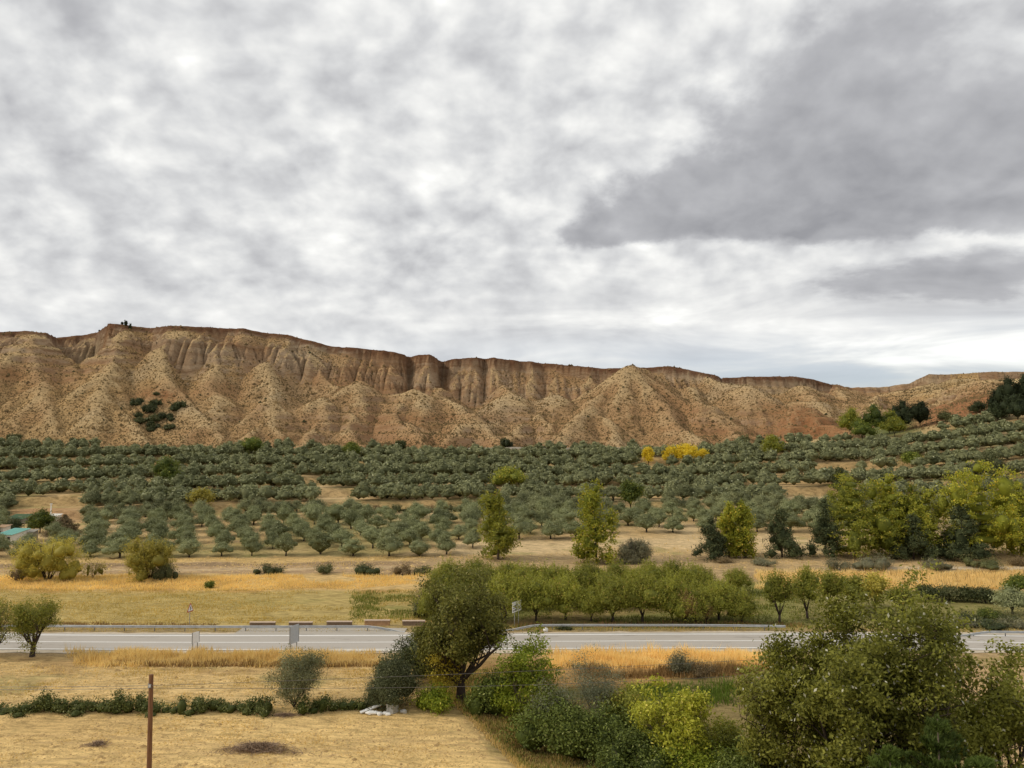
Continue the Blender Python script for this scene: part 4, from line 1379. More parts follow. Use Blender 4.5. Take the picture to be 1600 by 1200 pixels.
def kind_bush(seed, w, h, mat_, leaf=0.24, n_cl=110, per=18, aspect=0.4, core=0.6, depth=None):
    rs_ = np.random.RandomState(seed)
    lob = []
    d = depth or w * 0.8
    for i in range(7):
        x = rs_.uniform(-.36, .36) * w; y = rs_.uniform(-.36, .36) * d
        k = 1 - (2 * x / w) ** 2 * 0.7
        hh = h * rs_.uniform(0.55, 0.95) * k
        r = w * rs_.uniform(0.16, 0.26)
        lob.append((x, y, hh * 0.42, r, r * d / w, hh * 0.56))
    c = crown_mesh('bush_foliage', mat_, lob, n_cl, per, min(0.07 * (w + h), 0.34), leaf, seed, aspect=aspect, core=core, low=-0.2, wild=0.9, up=0.5, shell=(0.75, 1.1))
    m_ = MB()
    for i in range(5):
        a = 2 * pi * i / 5
        m_.tube([(0.05 * cos(a), 0.05 * sin(a), -.1), (w * .2 * cos(a), d * .2 * sin(a), h * .6)], [0.05, 0.015], 4)
    return c, m_.mesh('bush_stems', M_BARK, True)


def plant(name, label, cat, km, x, y, z=None, rz=0.0, sc=1.0, group=None, parts=('crown', 'trunk'), trunk=True):
    z = lz(x, y) - 0.05 if z is None else z
    r_ = thing(name, label, cat, (x, y, z), rz, group, sc)
    link(parts[0], km[0], r_)
    if trunk and km[1] is not None:
        link(parts[1], km[1], r_)
    return r_


ORD = ['first', 'second', 'third', 'fourth', 'fifth', 'sixth', 'seventh', 'eighth', 'ninth', 'tenth', 'eleventh', 'twelfth', 'thirteenth', 'fourteenth', 'fifteenth', 'sixteenth', 'seventeenth', 'eighteenth', 'nineteenth']
TENS = {2: 'twenty', 3: 'thirty', 4: 'forty', 5: 'fifty', 6: 'sixty', 7: 'seventy'}
TENTH = {2: 'twentieth', 3: 'thirtieth', 4: 'fortieth', 5: 'fiftieth', 6: 'sixtieth', 7: 'seventieth'}


def nth(i):
    """0 -> first"""
    n = i + 1
    if n < 20:
        return ORD[i]
    return TENTH[n // 10] if n % 10 == 0 else TENS[n // 10] + '-' + ORD[n % 10 - 1]


# ================================================================== OLIVE GROVES
OL = [kind_olive(s) for s in range(13)]
OY = [kind_olive(s + 20, True) for s in range(11)]
rs = np.random.RandomState(42)
PXF = lambda x, y: 800 + F * x / y


def clear_of(px, Y, x):
    """places where the photo shows no olive trees"""
    rowpy = 600 + F * math.tan(math.atan((EYE - lz(x, Y)) / Y) + PITCH)      # photo row of the ground there
    for a, b, c_, d in ((495, 560, 770, 793), (560, 600, 783, 800), (20, 130, 776, 838), (470, 760, 792, 804), (940, 1010, 838, 900), (820, 880, 846, 900), (470, 505, 752, 764), (1210, 1300, 772, 786),
                        (1270, 1340, 735, 744)):
        if a < px < b and c_ < rowpy < d:
            return True
    return False


AVOID = [(393, 326), (550, 326), (1048, 316), (1072, 314), (1097, 318), (1013, 318), (1207, 318), (795, 262), (985, 233), (316, 240), (1312, 255), (1425, 292), (1550, 256), (262, 276), (1348, 338), (1398, 338), (1577, 345), (1603, 345), (1590, 333)]


def avoided(px, Y):
    return any(abs(px - a) * Y / F < 5.0 and -9 < Y - b < 6 for a, b in AVOID)


trees = []
# young grove: six straight rows behind the ploughed strip
for r in range(7):
    Yr = 172.5 + r * 7.6
    xs_ = np.arange(-150, 150, 7.2) + (r % 2) * 3.0
    for x in xs_:
        X = x + rs.normal(0, 0.9); Y = Yr + rs.normal(0, 0.8) + 0.012 * abs(x)
        px = PXF(X, Y)
        if px < -60 or px > 1660: continue
        if r < 1 and px > 745: continue
        if px > 745 and px < 930 and r < 2 and not (820 < px < 850 or 870 < px < 910): continue
        if 930 <= px and r < 3 and px < 1250: continue
        if px >= 1250 and r < 3: continue
        if 0 < px < 90 and 1 < r < 5: continue
        if clear_of(px, Y, X) or avoided(px, Y): continue
        trees.append((X, Y, px, 'young', r))
# terraces: two staggered rows on each step
for q in range(0, 8):
    for half in (0, 1, 2, 3):
        for x in np.arange(-290, 290, 5.2):
            X = x + rs.normal(0, 0.7) + half * 2.4
            Y = TERR0 + (q + (0.03, 0.27, 0.51, 0.75)[half]) * TERR_W + rs.normal(0, 0.35)
            wv = float(terr_coord(np.array([X]), np.array([Y]))[2][0])
            Y -= wv
            px = PXF(X, Y)
            lim = 343 if px < 1330 else 372
            if px < -80 or px > 1680 or Y < 222 or Y > lim: continue
            if rs.rand() < 0.05 or fbm(np.array([X * 0.022 + 11.0 * q]), np.array([q * 3.1 + half * 1.7]), 2)[0] > (0.42, 0.38, 0.38, 0.42)[half]: continue
            if 1330 < px < 1440 and Y > 338: continue
            if clear_of(px, Y, X) or avoided(px, Y): continue
            trees.append((X, Y, px, 'old', 10 + 4 * q + half))
def too_high(px, X, Y):
    py = 600 + F * math.tan(math.atan((EYE - lz(X, Y)) / Y) + PITCH)
    return py < np.interp(px, [1330, 1440, 1500, 1600], [682, 680, 662, 646])


trees = [t_ for t_ in trees if t_[2] < 1330 or not too_high(t_[2], t_[0], t_[1])]
# the rising ground at the right carries on higher
for Y0 in np.arange(346, 388, 6.5):
    for x in np.arange(150, 320, 6.2):
        X = x + rs.normal(0, 1); Y = Y0 + rs.normal(0, 1); px = PXF(X, Y)
        if 1455 < px < 1680 and not too_high(px, X, Y):
            trees.append((X, Y, px, 'old', 60 + int(Y0)))
# the nearest 300 stand as trees of their own; the far rest is one mass
trees.sort(key=lambda t_: t_[1])
single = [t_ for t_ in trees if 0 <= t_[2] <= 1600][:300]
sset = set(id(t_) for t_ in single)
rest = [t_ for t_ in trees if id(t_) not in sset]
print('olive trees', len(trees), 'single', len(single))
byrow = {}
for t_ in single:
    byrow.setdefault(t_[4], []).append(t_)
ROWN = {0: 'front row of the young grove', 1: 'second row of the young grove', 2: 'third row of the young grove', 3: 'fourth row of the young grove', 4: 'fifth row of the young grove', 5: 'sixth row of the young grove', 6: 'back row of the young grove'}
M_ = len(OL)
for row, ts in byrow.items():
    ts.sort(key=lambda t_: t_[0])
    for i, (X, Y, px, kind, rr) in enumerate(ts):
        if kind == 'young':
            lab = 'young olive, %s from the left in the %s' % (nth(i), ROWN[row])
            km = OY[rs.randint(len(OY))]; grp = 'young olive trees in the grove above the ploughed strip'; sc = rs.uniform(0.80, 1.18)
        else:
            q, half = divmod(row - 10, 4)
            lab = 'old olive, %s from left in the %s row of the %s terrace' % (nth(i), ('front', 'second', 'third', 'back')[half], nth(q))
            km = OL[rs.randint(len(OL))]; grp = 'old olive trees on the terraces above the young grove'; sc = rs.uniform(0.84, 1.14)
        plant('olive_tree', lab, 'olive tree', km, X, Y, None, rs.uniform(0, 6.28), (sc * rs.uniform(.84, 1.2), sc * rs.uniform(.9, 1.1), sc * rs.uniform(.84, 1.14)), grp)
# far rest: joined low-detail crowns with short trunks
far_v, far_f, far_t = [], [], []
FV = []
for s_ in range(10):
    rs_ = np.random.RandomState(300 + s_)
    FV.append(crown_arrays(round_lobes(rs_, 6.8, 5.0, 0.2, 4), 46, 5, 0.38, 0.66, 300 + s_, aspect=0.55, core=0.90, low=-0.5, wild=0.6, triangles=True, up=0.5, core_sub=ICO1))
nb = 0
for (X, Y, px, kind, rr) in rest:
    V, Fc, ti = FV[rs.randint(10)]
    a = rs.uniform(0, 6.28); sc = rs.uniform(0.80, 1.15)
    z = lz(X, Y) - 0.1
    R = np.array([[cos(a), -sin(a), 0], [sin(a), cos(a), 0], [0, 0, 1]])
    far_v.append((V * sc * np.array([1, 1, rs.uniform(.88, 1.12)])) @ R.T + np.array([X, Y, z])); far_f.append(Fc[0] + nb); nb += len(V)
    far_t.append(np.clip(ti + rs.uniform(-.18, .18), 0, 1))
me = mesh_np('olive_grove', np.concatenate(far_v), [np.concatenate(far_f)], [M_OLIVE], {'tint': ('FLOAT', 'FACE', np.concatenate(far_t))})
tag(link('olive_grove', me), 'dense far olive groves covering the upper terraces below the scarp', kind='stuff')
print('far grove tris', len(rest), sum(len(f) for f in far_f))
# ================================================================== MIDDLE DISTANCE
def dims(px, Y, top, wpx):
    x, y, z = spot(px, Y)
    return x, y, z, zrow(top, y) - z, wpx * y / F


def put(fn, px, Y, top, wpx, name, label, cat, group=None, seed=1, **kw):
    """build one plant of its own to the size it has there"""
    x, y, z, h, w_ = dims(px, Y, top, wpx)
    if fn is kind_bush and Y > 300: h, w_ = max(h, 3.6), min(w_, 6.5)
    if fn is roundtree and Y > 300: h = max(h, 0.7 * w_)
    km = fn(seed, w_, h, **kw)
    parts = ('foliage', 'stems') if fn is kind_bush else ('crown', 'trunk')
    return plant(name, label, cat, km, x, y, z - 0.06, (seed * 1.7) % 6.28, 1.0, group, parts)


def tall(seed, w, h, mat_, taper=1.0, dens=1.0):
    return kind_poplar(seed, w, h - 0.6, mat_, 0.6, taper, dens)


def roundtree(seed, w, h, mat_, n_cl=170, per=20, leaf=0.36, z0f=0.12, cl_r=0.4, core=0.62, bark=None, aspect=0.5, tr=0.16):
    rs_ = np.random.RandomState(seed)
    z0 = h * z0f
    lob = round_lobes(rs_, w, h - z0, z0, 7, 1.0)
    c = crown_mesh('crown', mat_, lob, n_cl, per, cl_r, leaf, seed, aspect=aspect, core=core, low=-0.6, wild=0.9, up=0.4, shell=(0.62, 1.06))
    return c, trunk_mesh('trunk', bark or M_BARK_D, h * 0.65, tr, seed + 9, 4, 0.25, 0.22)


def softfir(seed, w, h, mat_):
    """dense rounded conifer: broad skirt, blunt ragged top"""
    rs_ = np.random.RandomState(seed)
    lob = []
    for i in range(30):
        k = rs_.rand() ** 1.3
        R = w * 0.5 * (1 - k ** 1.5) ** 0.75
        q = w * rs_.uniform(.10, .17) * (1.1 - .55 * k)
        a = rs_.uniform(0, 6.28); r = max(0, R - q) * rs_.uniform(.5, 1)
        lob.append((r * cos(a), r * sin(a), min(max(q * .7, h * k), h - q * .7), q, q, q * .85))
    lob.append((0, 0, h * .40, w * .22, w * .22, h * .36))
    c = crown_mesh('fir_crown', mat_, lob, 340, 18, 0.34, 0.46, seed, aspect=0.36, core=0.5, low=-0.6, wild=0.8, up=0.1, shell=(0.7, 1.15), shoots=40, sh_len=0.8)
    m_ = MB(); m_.tube([(0, 0, -.2), (0, 0, h * .95)], [.2, .04], 6)
    return c, m_.mesh('fir_trunk', M_BARK_D, True)


def bigshrub(seed, w, h, mat_):
    """many-stemmed shrub, leafy almost to the ground"""
    rs_ = np.random.RandomState(seed)
    lob = []
    for i in range(26):
        a = rs_.uniform(0, 6.28); r = w * 0.38 * rs_.rand() ** .5
        k = 1 - (r / (w * .5)) ** 2
        zc_ = h * rs_.uniform(0.10, 0.82) * (0.55 + 0.45 * k); q = w * rs_.uniform(.13, .20)
        lob.append((r * cos(a), r * sin(a), min(zc_, h - q * .9), q, q, q * 1.0))
    c = crown_mesh('foliage', mat_, lob, 560, 24, 0.40, 0.30, seed, aspect=0.3, core=0.5, low=-0.7, wild=0.9, up=0.4, shell=(0.6, 1.1), shoots=160, sh_len=1.0)
    m_ = MB()
    for i in range(9):
        a = 2 * pi * i / 9 + rs_.uniform(-.3, .3); s = w * rs_.uniform(.12, .34)
        m_.tube([(.25 * cos(a), .25 * sin(a), -.2), (s * .5 * cos(a), s * .5 * sin(a), h * .35), (s * cos(a), s * sin(a), h * .8)], [.13, .08, .03], 5)
    return c, m_.mesh('stems', M_BARK_D, True)


G_POP = 'poplars along the dry river bank'
put(tall, 778, 163, 766, 72, 'poplar_tree', 'pointed yellow green poplar standing alone at the left end of the almond trees', 'poplar', G_POP, 3, mat_=M_POPLAR_G)
put(tall, 932, 161, 754, 76, 'poplar_tree', 'tall yellowing poplar rising behind the middle of the almond trees', 'poplar', G_POP, 5, mat_=M_POPLAR_Y, taper=0.75)
put(tall, 1140, 168, 788, 48, 'poplar_tree', 'slim yellow green poplar, left one of a close pair between dark conifers', 'poplar', G_POP, 7, mat_=M_POPLAR_Y, taper=0.9, dens=0.8)
put(tall, 1165, 167, 785, 48, 'poplar_tree', 'slim yellow green poplar, right one of a close pair between dark conifers', 'poplar', G_POP, 8, mat_=M_POPLAR_Y, taper=0.9, dens=0.8)
put(tall, 1338, 168, 748, 132, 'poplar_tree', 'broad green poplar at the left of the big poplar clump by the river bank', 'poplar', G_POP, 9, mat_=M_POPLAR_G, taper=0.45, dens=1.35)
put(tall, 1396, 170, 740, 96, 'poplar_tree', 'yellower tall poplar in the middle of the poplar clump', 'poplar', G_POP, 10, mat_=M_POPLAR_Y, taper=0.5)
put(tall, 1452, 169, 764, 94, 'poplar_tree', 'short dull green poplar at the right of the poplar clump', 'poplar', G_POP, 12, mat_=M_POPLAR_G, taper=0.7)
put(tall, 1425, 171, 756, 64, 'poplar_tree', 'thin poplar between the yellow poplar and the dull green one', 'poplar', G_POP, 13, mat_=M_POPLAR_Y, taper=0.8, dens=0.8)
put(tall, 1533, 167, 720, 140, 'poplar_tree', 'largest poplar near the right edge, its top turning yellow', 'poplar', G_POP, 14, mat_=M_POPLAR_Y, taper=0.6, dens=1.5)
put(tall, 1596, 169, 752, 70, 'poplar_tree', 'yellowish poplar cut by the right edge of the view', 'poplar', G_POP, 15, mat_=M_POPLAR_Y, taper=0.6)
G_FIR = 'dark conifers along the dry river bank'
put(softfir, 1112, 165, 812, 70, 'conifer', 'dark bushy conifer left of the pair of slim poplars', 'conifer', G_FIR, 2, mat_=M_FIR)
put(softfir, 1222, 167, 797, 78, 'conifer', 'dark conifer standing alone right of the pair of slim poplars', 'conifer', G_FIR, 3, mat_=M_FIR)
put(softfir, 1291, 166, 779, 66, 'conifer', 'dark spire shaped conifer against the left side of the broad green poplar', 'conifer', G_FIR, 4, mat_=M_FIR)
put(softfir, 1428, 164, 806, 78, 'conifer', 'low dark conifer in front of the thin poplar', 'conifer', G_FIR, 5, mat_=M_FIR)
put(softfir, 1505, 163, 788, 104, 'conifer', 'large dark conifer in front of the largest poplar', 'conifer', G_FIR, 6, mat_=M_FIR)

# yellowing willows and scrub on the left of the meadow
G_WIL = 'yellowing willow shrubs at the far side of the dry meadow'
put(bigshrub, 74, 141, 832, 108, 'willow_shrub', 'largest yellow willow shrub at the left, several dark stems at its foot', 'shrub', G_WIL, 21, mat_=M_WILLOW)
put(bigshrub, 233, 143, 834, 86, 'willow_shrub', 'yellow green willow shrub in front of the young olive grove', 'shrub', G_WIL, 22, mat_=M_WILLOW)
put(kind_bush, 145, 143, 861, 34, 'willow_shrub', 'small thin yellow shrub between the two large willow shrubs', 'shrub', G_WIL, 23, mat_=M_WILLOW, core=0.3, n_cl=70)
put(kind_bush, 262, 142, 876, 40, 'willow_shrub', 'low green shrub leaning out at the right foot of the willow', 'shrub', G_WIL, 24, mat_=M_BUSH_G)
put(kind_bush, 28, 139, 876, 44, 'dry_bush', 'pale brown thin bush at the left foot of the largest willow shrub', 'bush', None, 25, mat_=M_BUSH_BR, core=0.3, n_cl=60)
G_LOW = 'low bushes between the meadow and the ploughed strip'
for i, (px, Y, tp, wp, mm, lab) in enumerate((
        (418, 148, 878, 50, M_BUSH_G, 'wide low bush on the ploughed strip, leftmost of the low bushes'),
        (505, 148, 877, 32, M_BUSH_G, 'small round dark bush on the ploughed strip, second from the left'),
        (577, 148, 873, 46, M_DARKG, 'dark rounded bush on the ploughed strip, the tallest of the low bushes'),
        (630, 148, 877, 34, M_BUSH_BR, 'brownish low bush right of the tallest dark bush'),
        (660, 148.5, 880, 28, M_BUSH_G, 'smallest low bush just left of the almond trees'),
        (327, 133, 906, 13, M_GREEN, 'single bright green tuft standing in the golden meadow'))):
    put(kind_bush, px, Y, tp, wp, 'low_bush', lab, 'bush', G_LOW, 30 + i, mat_=mm, n_cl=90, per=16)
# grey scrub on the right bank
G_SAL = 'grey green bushes along the pale track'
for i, (px, Y, tp, wp, mm, lab) in enumerate((
        (1310, 152.5, 870, 44, M_BUSH_GR, 'left small bush of the row along the pale track'),
        (1362, 153, 856, 92, M_BUSH_GR, 'largest grey green bush beside the pale track'),
        (1460, 153, 866, 58, M_BUSH_GR, 'flat grey bush right of the largest one on the pale track'),
        (1532, 153, 864, 72, M_BUSH_G, 'darker bush at the right end of the row along the pale track'),
        (1190, 157, 872, 46, M_BUSH_GR, 'low grey bush behind the right end of the almond trees'),
        (1130, 160, 868, 40, M_BUSH_BR, 'small brownish bush in front of the dark bushy conifer'),
        (1590, 156, 868, 22, M_BUSH_BR, 'small brown bush on the bare bank at the right edge'))):
    put(kind_bush, px, Y, tp, wp, 'saltbush', lab, 'bush', G_SAL, 40 + i, mat_=mm, n_cl=110, per=16, leaf=0.26)

put(bigshrub, 990, 160, 838, 52, 'saltbush', 'tall grey bush right of the yellowing poplar', 'bush', G_SAL, 59, mat_=M_BUSH_GR)
# ---- almond plantation behind the crash barrier
AL = [kind_almond(60 + s) for s in range(6)]
AL_S = [kind_almond(70 + s, 4.6, 4.6, 1.4, None, 150) for s in range(2)]
rows_ = [('front', 107.5, [(668, .8), (700, 1.0), (748, 1.02), (790, 1.05), (838, .98), (884, 1.0), (925, .85), (956, 1.05), (1003, 1.0), (1046, .95), (1086, .98), (1122, 1.02), (1160, .95)]),
         ('middle', 117.5, [(690, .95), (735, 1.0), (775, 1.0), (815, 1.02), (860, 1.0), (905, 1.0), (945, 1.0), (990, 1.0), (1035, 1.0), (1078, 1.0), (1118, .92)]),
         ('back', 128.5, [(705, .98), (748, 1.02), (795, .98), (835, .98), (878, 1.0), (922, 1.0), (965, 1.05), (1010, .96), (1052, .98), (1092, .9), (1150, .8)])]
for nm, Y, lst in rows_:
    for i, (px, sc) in enumerate(lst):
        Yj = Y + rs.uniform(-1.2, 1.2)
        x, y, z = spot(px + rs.uniform(-4, 4), Yj)
        sc = sc * rs.uniform(0.82, 1.12)
        hgt = sc * rs.uniform(0.9, 1.12) * (1.02 if nm == 'front' else 0.98 if nm == 'middle' else 0.92)
        plant('almond_tree', 'almond tree, %s from the left in the %s row behind the crash barrier' % (nth(i), nm), 'almond tree', AL[rs.randint(6)], x, y, z - .05, rs.uniform(0, 6.28), (sc, sc, hgt), 'almond trees behind the crash barrier')
M_RUST = mat_leaf('rusty_leaf', (0.19, 0.12, 0.04), (0.38, 0.26, 0.095), None, 0.05, 0.2)
KR = kind_almond(77, 3.6, 3.4, 0.8, M_RUST, 90)
for px, Y, lab in ((1072, 105.6, 'small rust brown almond tree with withered leaves behind the crash barrier'), (1104, 105.9, 'smaller withered brown sapling right of the rust brown almond tree')):
    x, y, z = spot(px, Y)
    plant('almond_tree', lab, 'almond tree', KR, x, y, z, px * 1.1, 1.0 if px < 1100 else 0.7, 'almond trees behind the crash barrier')
# right-hand orchard
for px, Y, sc, km, lab in ((1218, 106.5, 1.0, AL_S[0], 'small round almond tree on green grass right of the plantation'), (1262, 109, 1.02, AL_S[1], 'almond tree behind the top of the big white leaved tree, left one'),
                           (1300, 112, .9, AL_S[0], 'almond tree behind the top of the big white leaved tree, right one')):
    x, y, z = spot(px, Y)
    plant('almond_tree', lab, 'almond tree', km, x, y, z, px, (sc, sc, sc * 1.15), 'almond trees right of the plantation')
put(roundtree, 1368, 114, 892, 42, 'yellow_tree', 'yellowing tree at the edge of the golden field', 'tree', None, 81, mat_=M_WILLOW, n_cl=130, leaf=0.3)
put(roundtree, 1335, 116, 897, 60, 'almond_tree', 'loose green tree left of the yellowing tree by the golden field', 'almond tree', 'almond trees right of the plantation', 82, mat_=M_ALMOND, n_cl=170, leaf=0.3)
put(roundtree, 1409, 111, 916, 42, 'fruit_tree', 'small vase shaped fruit tree in front of the golden field', 'fruit tree', 'fruit trees by the golden field', 83, mat_=M_ALMOND, n_cl=120, leaf=0.3, z0f=0.3)
for i, (px, Y, tp, wp, mm, lab) in enumerate((
        (1452, 121, 916, 44, M_DARKG, 'dark fruit tree with reddish leaves, left one of a low row'),
        (1484, 122, 917, 46, M_BUSH_G, 'broad dark fruit tree in the middle of a low row'),
        (1512, 121, 919, 32, M_DARKG, 'narrow dark fruit tree at the right of a low row'),
        (1540, 120, 920, 34, M_DARKG, 'darkest low fruit tree left of the silvery one'),
        (1582, 112, 917, 62, M_OLIVE_Y, 'silvery spreading tree in front of the golden field at the right edge'),
        (1592, 124, 897, 50, M_GREEN, 'green leafy tree behind the silvery spreading tree'))):
    put(roundtree, px, Y, tp, wp, 'fruit_tree', lab, 'fruit tree', 'fruit trees by the golden field', 90 + i, mat_=mm, n_cl=150, leaf=0.28, z0f=0.16)
for i, (px, Y, tp, wp, mm, lab) in enumerate((
        (1502, 104.3, 962, 62, M_BUSH_GR, 'grey purple low shrub at the left end of the roadside shrubs'),
        (1545, 104.0, 963, 70, M_DARKG, 'dark low shrub in the middle of the roadside shrubs'),
        (1592, 103.8, 964, 60, M_BUSH_GR, 'grey low shrub at the right edge behind the crash barrier'),
        (1548, 109, 946, 40, M_GREEN, 'bright green low plant above the roadside shrubs'),
        (1515, 108, 953, 36, M_DARKG, 'dark green low plant left of the bright green one'),
        (1575, 108, 955, 44, M_BUSH_G, 'dull green low plant right of the bright green one'),
        (668, 113, 903, 44, M_BUSH_BR, 'dark brown bush leaning out of the left end of the almond trees'),
        (652, 110, 925, 30, M_BUSH_G, 'dull green bush in the meadow left of the big tree'),
        (879, 102.6, 977, 24, M_DARKG, 'dark round bush under the crash barrier'))):
    put(kind_bush, px, Y, tp, wp, 'roadside_shrub', lab, 'shrub', 'low shrubs along the far verge', 110 + i, mat_=mm, n_cl=90, per=16, leaf=0.2)

# ---- trees that stand out of the olive groves and under the scarp
for i, (fn, px, Y, tp, wp, mm, nm, lab, kw) in enumerate((
        (roundtree, 393, 326, 681, 40, M_GREEN, 'oak_tree', 'round bright green tree at the foot of the scarp, left of centre', {}),
        (roundtree, 550, 326, 698, 36, M_GREEN, 'oak_tree', 'round green tree at the top edge of the olive groves, left of centre', {}),
        (roundtree, 1048, 316, 695, 30, M_YELLOW, 'yellow_poplar', 'bright yellow tree at the foot of the scarp, left of the yellow group', {}),
        (roundtree, 1072, 314, 692, 40, M_YELLOW, 'yellow_poplar', 'largest bright yellow tree at the foot of the scarp', {}),
        (roundtree, 1097, 318, 702, 22, M_YELLOW, 'yellow_poplar', 'bright yellow tree at the right of the yellow group under the scarp', {}),
        (roundtree, 1013, 318, 699, 18, M_YELLOW, 'yellow_poplar', 'small yellow tree left of the bright yellow group under the scarp', {}),
        (roundtree, 1207, 318, 677, 44, M_POPLAR_G, 'field_tree', 'tall yellow green tree at the foot of the right spur', {}),
        (roundtree, 795, 262, 726, 60, M_POPLAR_G, 'field_tree', 'broad yellow green tree among the dark olives near the centre', {'z0f': .03}),
        (roundtree, 985, 233, 750, 36, M_GREEN, 'field_tree', 'dull green round tree right of the yellowing poplar top', {}),
        (roundtree, 316, 240, 764, 40, M_WILLOW, 'field_tree', 'yellowish shrubby tree among the terraces on the left', {'z0f': .03}),
        (roundtree, 1312, 255, 728, 22, M_DARKG, 'field_tree', 'small dark upright tree on a right hand terrace', {'z0f': .03}),
        (roundtree, 1425, 292, 706, 40, M_GREEN, 'field_tree', 'green loose tree above the poplar clump', {}),
        (roundtree, 1550, 256, 702, 44, M_BUSH_G, 'field_tree', 'dull green tree above the largest poplar', {}),
        (roundtree, 262, 276, 712, 56, M_GREEN, 'field_tree', 'broad dark green tree on an upper terrace at the left', {'z0f': .03}),
        (roundtree, 1365, 350, 628, 46, M_GREEN, 'valley_tree', 'large green tree in the side valley mouth', {}),
        (roundtree, 1330, 352, 634, 40, M_POPLAR_G, 'valley_tree', 'pale green tree at the left of the side valley mouth', {}),
        (roundtree, 1390, 352, 640, 40, M_POPLAR_G, 'valley_tree', 'yellow green tree at the right of the side valley mouth', {}),
        (roundtree, 1348, 340, 655, 46, M_GREEN, 'valley_tree', 'low green tree below the side valley mouth, left one', {}),
        (roundtree, 1398, 338, 660, 44, M_POPLAR_G, 'valley_tree', 'low yellow green tree below the side valley mouth, right one', {}),
        (roundtree, 1415, 356, 622, 40, M_PINE_D, 'pine_tree', 'dark pine left of a close pair on the slope behind the side valley', {'z0f': -0.05}),
        (roundtree, 1438, 358, 624, 38, M_PINE_D, 'pine_tree', 'dark pine right of a close pair on the slope behind the side valley', {'z0f': -0.05}),
        (roundtree, 1577, 345, 584, 36, M_PINE_D, 'pine_tree', 'dark tall pine on the knoll at the right edge, left one', {'z0f': .03}),
        (roundtree, 1603, 345, 578, 44, M_PINE_D, 'pine_tree', 'dark tall pine on the knoll cut by the right edge', {'z0f': .03}),
        (roundtree, 1556, 352, 606, 30, M_PINE_D, 'pine_tree', 'small dark pine at the left foot of the knoll', {'z0f': -.05}),
        (roundtree, 1528, 360, 640, 26, M_DARKG, 'slope_tree', 'dark round tree on the red slope, left one', {'z0f': -.05}),
        (roundtree, 1478, 356, 650, 24, M_BUSH_G, 'slope_tree', 'low scrubby tree on the red slope, nearest the pair of pines', {'z0f': -.05}),
        (roundtree, 1560, 342, 628, 34, M_PINE_D, 'pine_tree', 'dark rounded pine in front of the small one on the knoll', {'z0f': -.05}),
        (roundtree, 1590, 335, 612, 50, M_PINE_D, 'pine_tree', 'low dark pine below the two tall pines on the knoll', {'z0f': .03}))):
    put(fn, px, Y, tp, wp, nm, lab, nm.replace('_', ' '), None, 130 + i, mat_=mm, n_cl=150, per=16, leaf=0.62, cl_r=0.6, **kw)
# scrub filling the gully and the foot of the slope
for i, (px, Y, tp, wp, mm, lab) in enumerate((
        (793, 352, 682, 40, M_DARKG, 'dark bush at the foot of the scarp near the centre'),
        (625, 348, 684, 40, M_DARKG, 'dark bush at the foot of the scarp left of the centre'),
        (1160, 348, 672, 40, M_BUSH_G, 'bush at the foot of the right spur'),
        (20, 352, 676, 50, M_BUSH_G, 'bush at the foot of the scarp by the left edge'),
        (118, 350, 682, 36, M_DARKG, 'dark bush at the foot of the left slope'))):
    put(kind_bush, px, Y, tp, wp, 'scarp_bush', lab, 'bush', 'bushes at the foot of the scarp', 160 + i, mat_=mm, n_cl=90, per=14, leaf=0.7, core=0.7)
# dark scrub in the gully of the left slope
r_ = np.random.RandomState(77)
GB = [kind_bush(400 + i, 4.6, 3.2, (M_DARKG, M_BUSH_G)[i % 2], leaf=0.55, n_cl=60, per=14, core=0.75) for i in range(3)]
gl = sorted((r_.uniform(212, 288), r_.uniform(366, 398)) for _ in range(22))
for i, (px, Y) in enumerate(gl):
    x, y, z = spot(px, Y)
    sc = r_.uniform(.7, 1.5)
    plant('gully_bush', '%s dark bush from the left in the gully of the left slope' % nth(i), 'bush', GB[i % 3], x, y, z - .2, i * 1.3, sc, 'dark bushes in the gully of the left slope', ('foliage', 'stems'))
# lone trees on the rim
for i, (px, tp, wp, lab) in enumerate(((196, 495, 8, 'largest dark tree on the rim of the scarp'), (190.5, 499, 3, 'small dark bush on the rim left of the largest tree'), (203, 498, 4, 'small dark tree on the rim right of the largest tree'),
                                       (155, 517, 4, 'small dark bush on the low shoulder left of the rim'), (1115, 584, 4, 'tiny dark bush near the right end of the rim'))):
    Yr = float(np.interp(px, R_PX, R_Y)) + 3
    x = xcol(px, Yr, 95); z = lz(x, Yr)
    km = kind_bush(180 + i, .5 * wp * Yr / F, max(1.0, (zrow(tp, Yr) - z) * .8), M_PINE_D, leaf=0.6, n_cl=50, per=12, core=0.8)
    plant('rim_tree', lab, 'tree', km, x, Yr, z - 0.2, 0, 1.0, 'small trees on the rim of the scarp', ('foliage', 'stems'))

# ---- smallholding at the left edge
M_TURQ = mat_plain('turquoise_sheet', (0.16, 0.40, 0.34), 0.5, 0.12, 1.2)
M_BLOCK = mat_plain('grey_block', (0.30, 0.27, 0.22), 0.95, 0.25, 1.5)
M_LIME = mat_plain('limewash', (0.74, 0.70, 0.62), 0.9, 0.10, 1.0)
M_PINKW = mat_plain('pink_render', (0.62, 0.43, 0.30), 0.9, 0.15, 1.0)
M_GREENR = mat_plain('green_tarpaulin', (0.06, 0.115, 0.05), 0.7, 0.25, 1.0)
M_DARKIN = mat_plain('dark_opening', (0.02, 0.018, 0.015), 0.9)
M_TILE = mat_plain('old_roof_tile', (0.42, 0.28, 0.17), 0.9, 0.25, 2.0)


